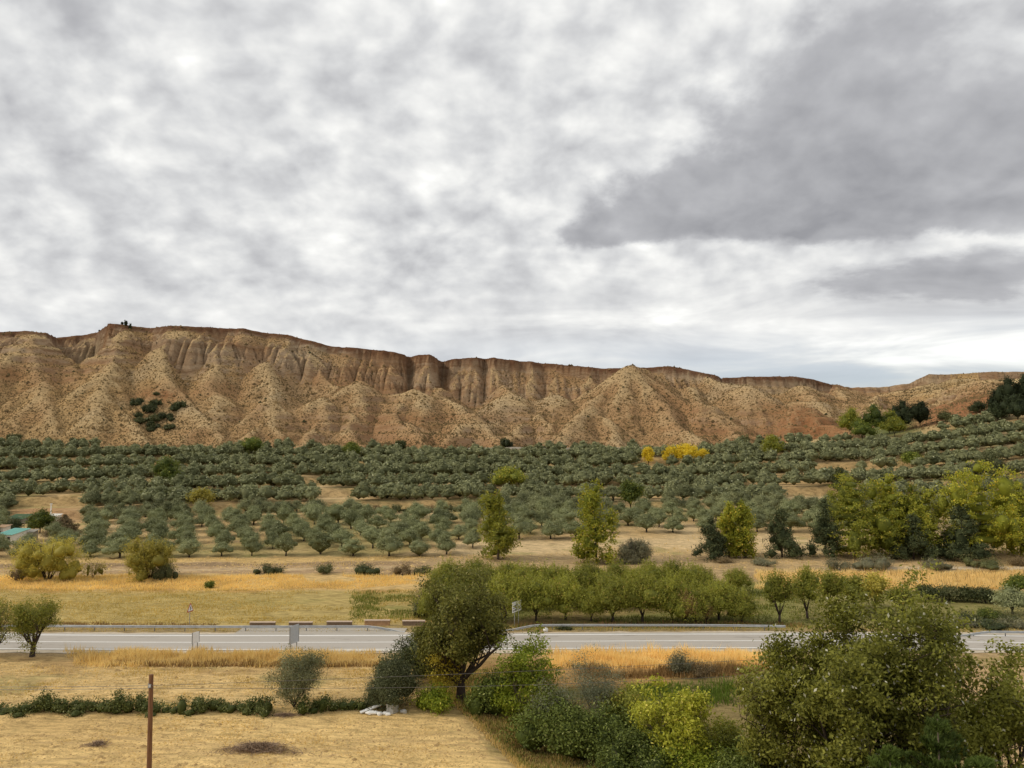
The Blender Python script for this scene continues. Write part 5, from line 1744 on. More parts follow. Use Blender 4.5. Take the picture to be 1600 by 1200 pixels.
def hut(px, Y, w_, d_, h_, rise, rz, wall, roof, label, name='shed', door=True):
    x, y, z = spot(px, Y)
    r_ = thing(name, label, 'building', (x, y, z), rz, 'small farm buildings at the left edge')
    m_ = MB()
    m_.add([(-w_ / 2, -d_ / 2, -.4), (w_ / 2, -d_ / 2, -.4), (w_ / 2, d_ / 2, -.4), (-w_ / 2, d_ / 2, -.4), (-w_ / 2, -d_ / 2, h_), (w_ / 2, -d_ / 2, h_), (w_ / 2, d_ / 2, h_ + rise), (-w_ / 2, d_ / 2, h_ + rise)],
           [(3, 2, 1, 0), (4, 5, 6, 7), (0, 1, 5, 4), (1, 2, 6, 5), (2, 3, 7, 6), (3, 0, 4, 7)])
    m_.build('wall', wall, r_)
    m_ = MB(); o = 0.3; t0 = 0.01
    V = [(-w_ / 2 - o, -d_ / 2 - o, h_ - o * rise / d_ + t0), (w_ / 2 + o, -d_ / 2 - o, h_ - o * rise / d_ + t0), (w_ / 2 + o, d_ / 2 + o, h_ + rise + o * rise / d_ + t0), (-w_ / 2 - o, d_ / 2 + o, h_ + rise + o * rise / d_ + t0)]
    m_.add(V + [(a, b, c + 0.09) for a, b, c in V], [(3, 2, 1, 0), (4, 5, 6, 7), (0, 1, 5, 4), (1, 2, 6, 5), (2, 3, 7, 6), (3, 0, 4, 7)])
    n = int(w_ / 0.6)
    for i in range(n):                      # standing ribs of the sheet roof
        xx = -w_ / 2 + (i + .5) * w_ / n
        m_.add([(xx - .04, -d_ / 2 - o, V[0][2] + .09), (xx + .04, -d_ / 2 - o, V[0][2] + .09), (xx + .04, d_ / 2 + o, V[2][2] + .09), (xx - .04, d_ / 2 + o, V[2][2] + .09),
                (xx, -d_ / 2 - o, V[0][2] + .15), (xx, d_ / 2 + o, V[2][2] + .15)], [(0, 4, 5, 3), (4, 1, 2, 5), (0, 1, 4), (3, 5, 2)])
    m_.build('roof', roof, r_)
    if door:
        m_ = MB(); m_.box((-w_ * .15, -d_ / 2 - .02, 0.95), (1.3, 0.06, 1.9)); m_.build('doorway', M_DARKIN, r_)
        m_ = MB(); m_.box((w_ * .28, -d_ / 2 - .02, 1.35), (0.8, 0.06, 0.7)); m_.build('window', M_DARKIN, r_)
    return r_


hut(20, 192, 4.2, 5.0, 2.2, 0.9, RAD(-12), M_LIME, M_TURQ, 'shed with a turquoise sheet roof behind the largest yellow willow shrub')
hut(41, 195, 4.0, 3.2, 2.2, 0.3, RAD(10), M_BLOCK, M_BLOCK, 'grey block lean to right of the turquoise roofed shed', 'lean_to', False)
hut(-2, 200, 3.8, 3.4, 2.6, 0.3, RAD(5), M_LIME, M_TILE, 'small white building cut by the left edge')
hut(30, 226, 5.0, 3.6, 1.5, 0.9, RAD(-6), M_BLOCK, M_GREENR, 'low building with a dark green roof on the bare bank', 'shed', False)
hut(62, 228, 9.5, 3.2, 2.0, 0.4, RAD(2), M_PINKW, M_TILE, 'long pale pink farm building half hidden by a green tree', 'farmhouse', True)
hut(83, 221, 3.0, 2.6, 2.3, 0.5, RAD(-8), M_LIME, M_LIME, 'white porch with a flat pale roof right of the farm building', 'porch', False)
x, y, z = spot(78.5, 222)
m_ = MB(); m_.tube([(0, 0, 0), (0, 0, 5.6)], [0.2, 0.16], 8); m_.box((0, 0, 5.7), (0.5, 0.5, 0.25))
tag(m_.build('chimney_pipe', M_LIME, None, (x, y, z)), 'white chimney pipe rising above the farm buildings', 'chimney')
put(roundtree, 62, 207, 796, 48, 'garden_tree', 'bright green tree in front of the pale pink farm building', 'tree', None, 201, mat_=M_GREEN, n_cl=240, leaf=0.4, z0f=.05, cl_r=.5)
put(kind_fir, 100, 205, 806, 44, 'garden_conifer', 'brownish drooping conifer right of the bright green garden tree', 'conifer', None, 202, mat_=M_BUSH_BR)
put(roundtree, 18, 207, 812, 30, 'garden_tree', 'dark tree left of the bright green garden tree', 'tree', None, 203, mat_=M_DARKG, n_cl=120, leaf=0.4, z0f=.05)
# dark scrub on the terrace bank in the middle
for i, (px, Y) in enumerate(((555, 228), (585, 229), (612, 228), (640, 229), (668, 228), (700, 229), (728, 228))):
    x, y, z, h, w_ = dims(px, Y, 790 + (i % 3), 36)
    km = kind_bush(210 + i, w_, 2.2 + (i % 3) * .4, (M_DARKG, M_BUSH_BR, M_BUSH_G)[i % 3], leaf=0.4, n_cl=70, per=14)
    plant('bank_bush', '%s bush from the left on the dark scrubby bank behind the young grove' % nth(i), 'bush', km, x, y, z, i, 1.0, 'bushes on the scrubby bank behind the young grove', ('foliage', 'stems'))

# pale channel wall that follows the foot of the scarp
cw = MB()
pts = [spot(p, 347.5) for p in np.arange(716, 1075, 12)]
for (x0, y0, z0), (x1, y1, z1) in zip(pts[:-1], pts[1:]):
    cw.add([(x0, y0, z0 - .5), (x1, y1, z1 - .5), (x1, y1, z1 + 1.1), (x0, y0, z0 + 1.1), (x0, y0 + .6, z0 - .5), (x1, y1 + .6, z1 - .5), (x1, y1 + .6, z1 + 1.1), (x0, y0 + .6, z0 + 1.1)], [(0, 1, 2, 3), (3, 2, 6, 7), (5, 4, 7, 6)])
tag(cw.build('channel_wall', M_CONC), 'long low pale channel wall along the foot of the scarp', 'wall')
# ================================================================== FOREGROUND
def limbed(seed, h, w, mat_, bark, leaf=0.16, n_leaf=14000, r0=0.3, fork=0.25, n_limb=6, clump=0.45, aspect=0.55, upright=0.55, low=0.2, lean=(0, 0), wild=1.0, per=34, up=0.3, shape=1.0):
    """tree with real limbs, branches and twigs; leaf clusters hang along the twigs"""
    rs_ = np.random.RandomState(seed)
    m_ = MB()
    ends = []

    def branch(p, d, L, r, lev):
        n = 4
        pts = [Vector(p)]
        dd = Vector(d).normalized()
        for i in range(n):
            dd = (dd + Vector(rs_.normal(0, 0.13, 3)) + Vector((0, 0, 0.07))).normalized()
            pts.append(pts[-1] + dd * L / n)
            q_ = Vector((pts[-1].x, pts[-1].y, 0))
            if q_.length > w * 0.42:        # outer shoots turn up and in
                dd = (dd - q_.normalized() * 0.9 + Vector((0, 0, 0.35))).normalized()
        rr = [r * (1 - 0.62 * i / n) for i in range(n + 1)]
        m_.tube(pts if lev < 2 else pts[::2], rr if lev < 2 else rr[::2], 6 if lev == 0 else 4 if lev < 2 else 3, caps=False)
        if lev >= 3 or L < 0.7:
            ends.extend((q, lev) for q in pts[1:])
            return
        k = (5, 5, 4)[min(lev, 2)]
        for j in range(k):
            f = rs_.uniform(0.3, 1.0)
            q = pts[0].lerp(pts[-1], f); i0 = min(int(f * n), n - 1); q = pts[i0].lerp(pts[i0 + 1], f * n - i0)
            side = dd.cross(Vector(rs_.normal(size=3))).normalized()
            nd_ = (dd * 0.75 + side * rs_.uniform(0.6, 1.0) + Vector((0, 0, 0.12))).normalized()
            branch(q, nd_, L * rs_.uniform(0.42, 0.66), r * (1 - 0.62 * f) * 0.62, lev + 1)
        ends.append((pts[-1], lev)); ends.append((pts[-2], lev))
    zf = h * fork
    base = [Vector((0, 0, -0.3)), Vector((lean[0] * zf * .5, lean[1] * zf * .5, zf * .5)), Vector((lean[0] * zf, lean[1] * zf, zf))]
    m_.tube(base, [r0 * 1.3, r0, r0 * 0.9], 9, caps=False)
    for i in range(n_limb):
        a = 2 * pi * i / n_limb + rs_.uniform(-.4, .4)
        el = rs_.uniform(upright, 1.25) if i else 1.45
        z = rs_.uniform(low, 1.0) if i else 1.0
        p = base[0].lerp(base[2], 0.3 + 0.7 * z)
        # limb length so that the tip stays inside an egg-shaped outline
        L = min((h - p.z) / max(sin(el), .2), (w * 0.5) / max(cos(el), .12)) * rs_.uniform(0.62, 0.78) * shape
        branch(p, (cos(a) * cos(el), sin(a) * cos(el), sin(el)), L, r0 * rs_.uniform(0.42, 0.6), 0)
    E = np.array([tuple(e[0]) for e in ends])
    nc = min(len(E), max(1, n_leaf // per))
    idx_ = rs_.choice(len(E), nc, replace=len(E) < nc)
    C = E[idx_] + rs_.normal(0, 0.12, (nc, 3))
    P = np.repeat(C, per, 0) + rs_.normal(size=(nc * per, 3)) * np.array([1, 1, .75]) * clump
    keep_ = P[:, 2] > 0.15
    ctr = C.mean(0)
    O = unit(np.repeat(C - ctr, per, 0) + 1e-3)
    P, O = P[keep_], O[keep_]
    V, Fc = leaf_quads(P, leaf, O, rs_, aspect, wild, False, up)
    ct = np.repeat(np.clip(rs_.normal(0.45, 0.2, nc), 0, 1), per)[keep_]
    ti = np.clip(ct + rs_.normal(0, 0.2, len(P)), 0, 1)
    return mesh_np('crown', V, [Fc], [mat_], {'tint': ('FLOAT', 'FACE', ti)}), m_.mesh('limbs', bark, True)


def near(km, px, Y, name, label, cat, group=None, rz=0.0, parts=('crown', 'trunk')):
    x, y, z = spot(px, Y)
    return plant(name, label, cat, km, x, y, z - .05, rz, 1.0, group, parts)


M_BIGT = mat_leaf('walnut_leaf', (0.066, 0.070, 0.013), (0.255, 0.245, 0.058), (0.36, 0.32, 0.12), 0.05, 0.28, 0.6, 0.15)
M_ABELE = mat_leaf('white_poplar_leaf', (0.078, 0.086, 0.012), (0.39, 0.38, 0.072), (0.62, 0.60, 0.46), 0.030, 0.3, 0.6, 0.15)
M_IVY = mat_leaf('bramble_leaf', (0.032, 0.048, 0.008), (0.205, 0.245, 0.048), (0.32, 0.34, 0.12), 0.05, 0.12, 0.6, 0.15)
M_ELM = mat_leaf('elm_leaf', (0.12, 0.145, 0.011), (0.47, 0.46, 0.06), (0.60, 0.52, 0.12), 0.08, 0.3, 0.6, 0.15)
M_FRESH = mat_leaf('hackberry_leaf', (0.08, 0.12, 0.010), (0.34, 0.38, 0.038), (0.50, 0.45, 0.08), 0.06, 0.3, 0.6, 0.15)
M_SUCKER = mat_leaf('olive_sucker_leaf', (0.10, 0.115, 0.065), (0.27, 0.28, 0.17), (0.36, 0.36, 0.25), 0.08, 0.15, 0.6, 0.15)
M_OLIVE_D = mat_leaf('dark_olive_leaf', (0.03, 0.037, 0.014), (0.135, 0.145, 0.065), (0.24, 0.25, 0.15), 0.06, 0.12, 0.6, 0.15)
M_OLIVE_N = mat_leaf('grey_olive_leaf', (0.07, 0.078, 0.03), (0.26, 0.26, 0.13), (0.36, 0.36, 0.24), 0.08, 0.12, 0.6, 0.15)
M_SUNNY = mat_leaf('yellowed_leaf', (0.30, 0.24, 0.02), (0.62, 0.50, 0.07), None, 0.05, 0.3)

# the dark tree in the middle, on the ditch edge
near(limbed(7, 11.2, 9.6, M_BIGT, M_BARK_D, leaf=0.26, n_leaf=42000, r0=0.42, fork=0.25, n_limb=13, clump=0.34, upright=0.45, low=0.45), 720, 74.5, 'big_tree', 'large dark olive brown tree with a forked trunk between the fields and the road', 'tree', None, 0.6)
# the white-leaved trees that fill the lower right
near(limbed(12, 12.2, 13.6, M_ABELE, M_BARK_D, leaf=0.25, n_leaf=58000, r0=0.36, fork=0.16, n_limb=13, clump=0.36, upright=0.28, low=0.1), 1345, 50.5, 'white_poplar', 'biggest leafy tree at the lower right, its leaves flecked with white', 'tree', 'white flecked trees at the lower right', 0.3)
near(limbed(18, 12.6, 5.6, M_ABELE, M_BARK_D, leaf=0.25, n_leaf=17000, r0=0.26, fork=0.30, n_limb=7, clump=0.32, upright=0.6, low=0.3), 1452, 49.0, 'white_poplar', 'loose white flecked tree with a thin upright stem showing against the road', 'tree', 'white flecked trees at the lower right', 1.3)
near(limbed(23, 9.6, 9.6, M_ABELE, M_BARK_D, leaf=0.25, n_leaf=24000, r0=0.26, fork=0.2, n_limb=8, clump=0.32, upright=0.4, low=0.2), 1580, 50.0, 'white_poplar', 'sparser white flecked tree at the right edge with a slanting dark limb', 'tree', 'white flecked trees at the lower right', 2.1)
near(limbed(29, 7.6, 8.0, M_ABELE, M_BARK_D, leaf=0.25, n_leaf=20000, r0=0.2, fork=0.1, n_limb=9, clump=0.34, upright=0.3, low=0.0), 1225, 54.0, 'white_poplar', 'lower white flecked tree at the left flank of the biggest one', 'tree', 'white flecked trees at the lower right', 0.2)


def kind_young_pine(seed, w, h):
    """young pine: candles of long needles pointing up and out"""
    rs_ = np.random.RandomState(seed)
    tips, dirs = [], []
    m_ = MB(); m_.tube([(0, 0, -.2), (0, 0, h)], [0.12, 0.03], 6)
    for i in range(8):
        k = i / 7
        z = h * (0.08 + 0.86 * k); R = w * 0.5 * (1 - k ** 1.6) ** 0.8 + 0.25
        for b in range(9 - int(3 * k)):
            a = rs_.uniform(0, 6.28)
            q = [(0, 0, z - .25 * R), (R * .6 * cos(a), R * .6 * sin(a), z), (R * cos(a), R * sin(a), z + .35 * R)]
            m_.tube(q, [.04, .03, .015], 4, caps=False)
            for s in np.linspace(.12, 1, 10):
                for _ in range(3):
                    tips.append((R * s * cos(a) + rs_.normal(0, .16), R * s * sin(a) + rs_.normal(0, .16), z - .25 * R + .6 * R * s + rs_.normal(0, .1)))
                    dirs.append((cos(a) * .5, sin(a) * .5, 1.0))
    tips.append((0, 0, h)); dirs.append((0, 0, 1))
    T = np.repeat(np.array(tips), 14, 0); D = unit(np.repeat(np.array(dirs), 14, 0) + rs_.normal(0, .42, (len(T), 3)))
    n = len(T); Ln = rs_.uniform(.22, .42, (n, 1))
    side = unit(np.cross(D, rs_.normal(size=(n, 3)))) * 0.042
    V = np.stack([T - side, T + side, T + D * Ln], 1).reshape(-1, 3)
    ti = np.repeat(np.clip(rs_.normal(.5, .2, n // 14), 0, 1), 14)
    c = mesh_np('needles', V, [np.arange(3 * n).reshape(n, 3)], [M_PINE], {'tint': ('FLOAT', 'FACE', ti)})
    return c, m_.mesh('pine_stem', M_BARK, True)


near(kind_young_pine(3, 5.8, 8.4), 1475, 43.5, 'young_pine', 'bright green young pine at the bottom right in front of the white flecked trees', 'pine', 'young pines at the lower right')
near(kind_young_pine(5, 4.0, 6.8), 1398, 43.0, 'young_pine', 'smaller young pine showing only its top at the bottom edge', 'pine', 'young pines at the lower right')
near(kind_young_pine(8, 4.4, 6.6), 1545, 42.0, 'young_pine', 'young pine top at the bottom edge right of the bright green one', 'pine', 'young pines at the lower right')


def nbush(seed, px, Y, top, wpx, mtl, name, label, cat='shrub', leaf=0.23, n_cl=340, per=20, core=0.62, group=None, aspect=0.5, dz=0.0):
    x, y, z, h, w_ = dims(px, Y, top, wpx)
    km = kind_bush(seed, w_, h, mtl, leaf=leaf, n_cl=n_cl, per=per, core=core, aspect=aspect, depth=min(w_, 6.0))
    return plant(name, label, cat, km, x, y, z - .1, 0.0, 1.0, group, ('foliage', 'stems'))


G_TH = 'thicket of shrubs along the ditch'
nbush(300, 905, 62.5, 1066, 205, M_IVY, 'bramble_thicket', 'big dark green bramble thicket at the bottom centre', n_cl=640, per=20, group=G_TH)
nbush(301, 985, 57.0, 1128, 150, M_IVY, 'bramble_thicket', 'dark bramble mound at the bottom edge right of the big thicket', n_cl=340, group=G_TH)
nbush(302, 772, 71.5, 1036, 100, M_IVY, 'bramble_thicket', 'dark ivy clad bush at the foot of the large dark tree', n_cl=340, group=G_TH)
near(limbed(33, 7.2, 6.6, M_FRESH, M_BARK, leaf=0.25, n_leaf=10000, r0=0.12, fork=0.08, n_limb=9, clump=0.30, upright=0.55, low=0.0), 822, 69.5, 'hackberry_shrub', 'fresh green shrub right of the large dark tree, its top against the road', 'shrub', G_TH)
near(limbed(35, 5.7, 7.0, M_ELM, M_BARK, leaf=0.24, n_leaf=11000, r0=0.12, fork=0.08, n_limb=10, clump=0.28, upright=0.45, low=0.0), 1050, 58.5, 'elm_shrub', 'pale yellow green shrub at the bottom right of the dark thicket', 'shrub', G_TH)
nbush(304, 1085, 55.5, 1150, 150, M_FRESH, 'elm_shrub', 'green shrub at the bottom edge under the pale yellow one', n_cl=340, group=G_TH)
nbush(305, 985, 65.0, 1062, 95, M_ALMOND, 'green_shrub', 'dull green shrub between the grey suckers and the pale yellow shrub', n_cl=260, group=G_TH)
near(limbed(37, 5.4, 5.4, M_SUCKER, M_BARK, leaf=0.17, n_leaf=7500, r0=0.07, fork=0.05, n_limb=10, clump=0.34, upright=0.8, low=0.0, aspect=0.3), 935, 66.5, 'olive_suckers', 'grey green upright shoots above the dark thicket', 'shrub', G_TH)
near(limbed(38, 4.4, 4.5, M_SUCKER, M_BARK, leaf=0.17, n_leaf=5000, r0=0.07, fork=0.05, n_limb=8, clump=0.34, upright=0.7, low=0.0, aspect=0.3), 868, 64.5, 'olive_suckers', 'grey green shoots at the left side of the dark thicket', 'shrub', G_TH)
nbush(306, 645, 79.5, 968, 96, M_DARKG, 'evergreen_bush', 'dark leafy bush between the road and the large dark tree', n_cl=340, group=G_TH)
near(limbed(39, 4.6, 3.6, M_SUNNY, M_BARK, leaf=0.18, n_leaf=3600, r0=0.06, fork=0.08, n_limb=7, clump=0.32, upright=0.6, low=0.0), 690, 74.0, 'yellow_sapling', 'small yellow sapling left of the large trunk', 'sapling', G_TH)
nbush(307, 672, 71.5, 1062, 70, M_FRESH, 'green_shrub', 'low green shrub at the left foot of the large dark tree', n_cl=160, group=G_TH)
nbush(308, 1120, 61.0, 1100, 90, M_ALMOND, 'green_shrub', 'olive green shrub left of the biggest white flecked tree', n_cl=260, group=G_TH)
nbush(309, 1160, 53.0, 1140, 120, M_IVY, 'bramble_thicket', 'dark bramble at the bottom edge under the lower white flecked tree', n_cl=300, group=G_TH)
nbush(310, 1290, 45.0, 1185, 150, M_IVY, 'bramble_thicket', 'dark undergrowth at the bottom edge beneath the biggest tree', n_cl=260, group=G_TH)
nbush(311, 1063, 82.5, 1008, 44, M_BUSH_GR, 'dry_bush', 'grey dry bush in the golden grass beside the road', 'bush', n_cl=140, leaf=0.14, core=0.5)
nbush(312, 1102, 81.5, 1028, 44, M_BUSH_BR, 'dry_bush', 'brown dead bush right of the grey dry bush', 'bush', n_cl=110, leaf=0.14, core=0.4)

# olives on the near field edge and the small trees at the left
near(limbed(52, 4.4, 5.6, M_OLIVE_N, M_BARK_D, leaf=0.18, n_leaf=16000, r0=0.10, fork=0.12, n_limb=12, clump=0.34, upright=0.32, low=0.0, aspect=0.3), 460, 71.6, 'field_olive', 'rounded grey olive tree at the near field edge, left of the dark one', 'olive tree', 'two olive trees on the near field edge')
x, y, z, h_, w_ = dims(611, 71.4, 1021, 94)
plant('field_olive', 'dense dark olive bush above the white rubble at the field edge', 'olive tree', roundtree(313, w_, h_, M_OLIVE_D, 620, 26, 0.18, -0.16, 0.27, 0.62, None, 0.34), x, y, z - .05, 0.5, 1.0, 'two olive trees on the near field edge')
near(limbed(44, 5.9, 5.4, M_ALMOND, M_BARK_D, leaf=0.22, n_leaf=12000, r0=0.27, fork=0.26, n_limb=7, clump=0.38, upright=0.35, low=0.5, lean=(.1, 0), aspect=0.36), 50, 89.2, 'small_tree', 'small crooked tree with a dark trunk beside the road at the left', 'tree', 'small trees beside the road at the left')
near(limbed(47, 5.6, 5.4, M_ALMOND, M_BARK_D, leaf=0.20, n_leaf=6000, r0=0.18, fork=0.2, n_limb=7, clump=0.38, upright=0.3, low=0.3, aspect=0.36), -12, 88.8, 'small_tree', 'small tree cut by the left edge beside the road', 'tree', 'small trees beside the road at the left')


# bramble hedge between the two near fields
def hedge(pa, pb, Y, seed, label, h0=1.2):
    rs_ = np.random.RandomState(seed)
    x0, x1 = xcol(pa, Y, 0.5), xcol(pb, Y, 0.5)
    xc = (x0 + x1) / 2
    lob = []
    for x in np.arange(x0, x1, 0.85):
        hh = h0 * (0.40 + 0.85 * vnoise(np.array([x * 0.35 + seed]), np.array([1.7]))[0] + (0.55 if rs_.rand() < 0.10 else 0))
        lob.append((x - xc, rs_.normal(0, .30), hh * .40, 0.62, 0.75, hh * .55))
        if rs_.rand() < .8: lob.append((x - xc, rs_.uniform(-1.3, 1.3), hh * .22, 0.7, 0.7, hh * .32))
    n = int((x1 - x0) * 20)
    V, Fc, ti = crown_arrays(lob, n, 22, 0.20, 0.17, seed, aspect=0.6, core=0.66, low=-0.1, wild=0.9, up=0.5, shell=(0.8, 1.15))
    me = mesh_np('hedge', V, Fc, [M_HEDGE], {'tint': ('FLOAT', 'FACE', ti)})
    tag(link('bramble_hedge', me, None, (xc, Y, gz(xc, Y) - 0.05)), label, 'hedge', 'bramble hedge between the two near fields')


M_HEDGE = mat_leaf('hedge_leaf', (0.035, 0.05, 0.010), (0.17, 0.185, 0.05), (0.33, 0.32, 0.15), 0.06, 0.15, 0.6, 0.15)
hedge(-60, 425, 73.0, 5, 'long dark bramble hedge across the left of the near fields')
hedge(478, 572, 73.3, 9, 'short piece of bramble hedge between the two olive trees', 1.1)

# ------------------------------------------------------------------ rubble at the field edge
M_SACK = mat_plain('white_plaster', (0.74, 0.73, 0.70), 0.7, 0.1, 5.0)
M_GREYB = mat_plain('grey_cement', (0.43, 0.42, 0.39), 0.9, 0.15, 4.0)
x, y, z = spot(578, 70.0)
m_ = MB(); m_.box((0, 0, 0), (1.9, 0.34, 0.10), mi=0)
tag(m_.build('white_board', M_SACK, None, (x, y + .2, z + .34), RAD(28)), 'white board lying slanted on the rubble by the dark olive bush', 'board')
bpy.data.objects['white_board'].rotation_euler = (RAD(8), RAD(-14), RAD(24))
tag(link('white_sack', rock_mesh('white_sack', 0.62, 0.34, 0.18, M_SACK, 11), None, (x + .25, y - .35, z + .16)), 'long white lump in front of the slanted board', 'rubble')
for i, (ox, oy, s_, lab) in enumerate(((1.0, -.55, .30, 'left small white lump beside the long white one'), (1.42, -.35, .24, 'middle small white lump of the rubble'), (1.75, -.6, .26, 'right small white lump near the grey block'))):
    tag(link('white_lump', rock_mesh('white_lump', s_, s_ * .8, s_ * .6, M_SACK, 20 + i), None, (x + ox, y + oy, z + s_ * .4)), lab, 'rubble', 'white rubble at the field edge')
x, y, z = spot(613, 70.2)
blk = thing('cement_block', 'grey square cement block at the foot of the dark olive bush', 'block', (x, y, z), RAD(-32))
m_ = MB(); m_.box((0, 0, .36), (0.78, 0.78, 0.78)); m_.build('block', M_GREYB, blk)
m_ = MB(); m_.box((0, 0, .765), (0.70, 0.70, 0.03)); m_.build('top_face', M_GREYB, blk)
tag(link('grey_stone', rock_mesh('grey_stone', .35, .28, .2, M_GREYB, 31), None, (x + 1.0, y - .1, z + .1)), 'flat grey stone right of the cement block', 'stone')


# ------------------------------------------------------------------ heaps of cut branches
def brush(px, Y, wpx, d_, h_, seed, label, n=700):
    rs_ = np.random.RandomState(seed)
    x, y, z = spot(px, Y); w_ = wpx * y / F
    V, Fc = [], []
    r = np.abs(rs_.normal(0, .42, n)); a = rs_.uniform(0, 6.28, n)
    r = r * (1 + .35 * np.sin(3 * a + seed) + .2 * np.sin(7 * a))
    cx, cy = r * np.cos(a) * w_ * .5, r * np.sin(a) * d_ * .5
    cz = h_ * np.clip(1 - r ** 2, 0.05, 1) * rs_.rand(n)
    dv = unit(rs_.normal(size=(n, 3)) * np.array([1, 1, .35])); L = rs_.uniform(.25, .8, (n, 1))
    C = np.stack([cx, cy, cz + .04], -1)
    s = unit(np.cross(dv, rs_.normal(size=(n, 3)))) * rs_.uniform(.008, .022, (n, 1))
    A, B = C - dv * L * .5, C + dv * L * .5
    A[:, 2] = np.maximum(A[:, 2], .0); B[:, 2] = np.maximum(B[:, 2], .0)
    V = np.stack([A - s, A + s, B + s * .5, B - s * .5], 1).reshape(-1, 3)
    me = mesh_np('brush_heap', V, [np.arange(4 * n).reshape(n, 4)], [M_TWIG], {'tint': ('FLOAT', 'FACE', rs_.rand(n))})
    tag(link('brush_heap', me, None, (x, y, z)), label, 'brush heap', 'heaps of cut branches on the near field')


M_TWIG = mat_leaf('dry_twig', (0.15, 0.10, 0.07), (0.46, 0.33, 0.22), None, 0.05, 0.0, 0.9, 0.1)
brush(402, 61.3, 150, 2.6, 0.50, 3, 'long heap of brown cut branches on the near field', 2600)
brush(152, 62.2, 46, 1.8, 0.16, 4, 'thin scatter of brown twigs left of the telephone pole', 350)
brush(445, 69.3, 90, 1.2, 0.14, 6, 'thin line of brown litter in front of the grey olive tree', 380)


# ------------------------------------------------------------------ dry and green grass
def blades(name, label, mtl, n, sampler, h=(0.4, 0.9), wd=0.05, seed=0, bunch=1, lean=0.25, fan=0.12, shift=True):
    rs_ = np.random.RandomState(seed)
    X, Y = sampler(rs_, n)
    if shift: Y = Y + 2.6 * (1 - sstep(Y, 160, 178))
    X = np.repeat(X, bunch) + rs_.normal(0, fan, len(X) * bunch); Y = np.repeat(Y, bunch) + rs_.normal(0, fan, len(Y) * bunch)
    Z = ground_z(X, Y) - 0.03
    m = len(X)
    hh = rs_.uniform(h[0], h[1], m) * (0.35 + 1.15 * vnoise(X * 0.55, Y * 0.7) * (0.4 + 0.9 * vnoise(X * 0.13 + 9, Y * 0.2)))
    a = rs_.uniform(0, pi, m)
    s = np.stack([np.cos(a), np.sin(a), 0 * a], -1) * wd * rs_.uniform(.5, 1.2, (m, 1))
    B = np.stack([X, Y, Z], -1)
    T = B + np.stack([rs_.normal(0, lean, m) * hh, rs_.normal(0, lean, m) * hh, hh], -1)
    V = np.stack([B - s, B + s, T], 1).reshape(-1, 3)
    ti = np.clip(0.5 + 0.6 * fbm(X * .25, Y * .25, 3) + rs_.normal(0, .2, m), 0, 1)
    me = mesh_np(name, V, [np.arange(3 * m).reshape(m, 3)], [mtl], {'tint': ('FLOAT', 'FACE', ti)})
    return tag(link(name, me), label, kind='stuff')


def box_sampler(pa, pb, y0, y1, thr=-2.0, sc=.15, edge=0.0):
    def f(r, n):
        Y = y0 + (y1 - y0) * r.rand(n)
        px = r.uniform(pa, pb, n)
        X = (px - 800) / F * (Y - 2)
        ok = fbm(X * sc, Y * sc * 1.5 + 3, 3) > thr
        if edge:
            m = np.minimum(np.minimum(px - pa, pb - px) / (pb - pa) * 8, np.minimum(Y - y0, y1 - Y) / (y1 - y0) * 4) + 0.6 * fbm(X * .3, Y * .3, 3)
            ok &= m > r.rand(n) * edge
        return X[ok], Y[ok]
    return f


M_STRAW = mat_leaf('golden_straw', (0.70, 0.49, 0.20), (0.94, 0.73, 0.38), (0.40, 0.26, 0.11), 0.05, 0.4, 0.8, 0.1)
M_STRAWG = mat_leaf('straw_field', (0.68, 0.49, 0.21), (0.94, 0.74, 0.40), (0.40, 0.26, 0.11), 0.04, 0.4, 0.8, 0.1)
M_STRAWP = mat_leaf('pale_straw', (0.58, 0.41, 0.16), (0.90, 0.66, 0.29), None, 0.05, 0.4, 0.8, 0.1)
M_DRYBR = mat_leaf('brown_dead_weed', (0.17, 0.10, 0.04), (0.46, 0.29, 0.12), None, 0.05, 0.1, 0.9, 0.1)
M_MEADOW = mat_leaf('meadow_grass', (0.46, 0.35, 0.105), (0.82, 0.60, 0.22), (0.7, 0.5, 0.2), 0.1, 0.3, 0.8, 0.1)
M_REED = mat_leaf('green_crop', (0.07, 0.115, 0.014), (0.22, 0.29, 0.04), None, 0.05, 0.25, 0.6, 0.2)
M_LUSH = mat_leaf('lush_grass', (0.10, 0.12, 0.022), (0.27, 0.28, 0.06), (0.45, 0.36, 0.13), 0.1, 0.2, 0.7, 0.15)
blades('dry_grass', 'tall golden grass along the near verge left of the big tree', M_STRAW, 36000, box_sampler(78, 610, 84.3, 91.5, edge=1.9), (0.4, 1.15), 0.055, 1)
blades('dead_weeds', 'brown dead weeds at the foot of the golden grass', M_DRYBR, 9000, box_sampler(150, 610, 84.6, 86.8, -0.35, edge=0.8), (0.25, 0.75), 0.06, 2)
blades('dry_grass', 'tall golden grass along the near verge right of the big tree', M_STRAW, 27000, box_sampler(845, 1240, 83.6, 91.5, edge=1.6), (0.45, 1.2), 0.055, 3)
blades('dead_weeds', 'brown dead weeds below the golden grass right of the big tree', M_DRYBR, 9000, box_sampler(880, 1210, 80.5, 85.6, -0.15, edge=0.8), (0.3, 0.9), 0.06, 4)
blades('dry_grass', 'golden field of tall straw behind the orchard on the right', M_STRAWG, 34000, box_sampler(1185, 1660, 131, 150.5, edge=0.4), (0.5, 1.2), 0.075, 5)
blades('dry_grass', 'band of golden grass at the far side of the meadow', M_STRAWP, 26000, box_sampler(-60, 690, 130.5, 147, -0.5, .06, edge=0.5), (0.25, 0.7), 0.08, 6)
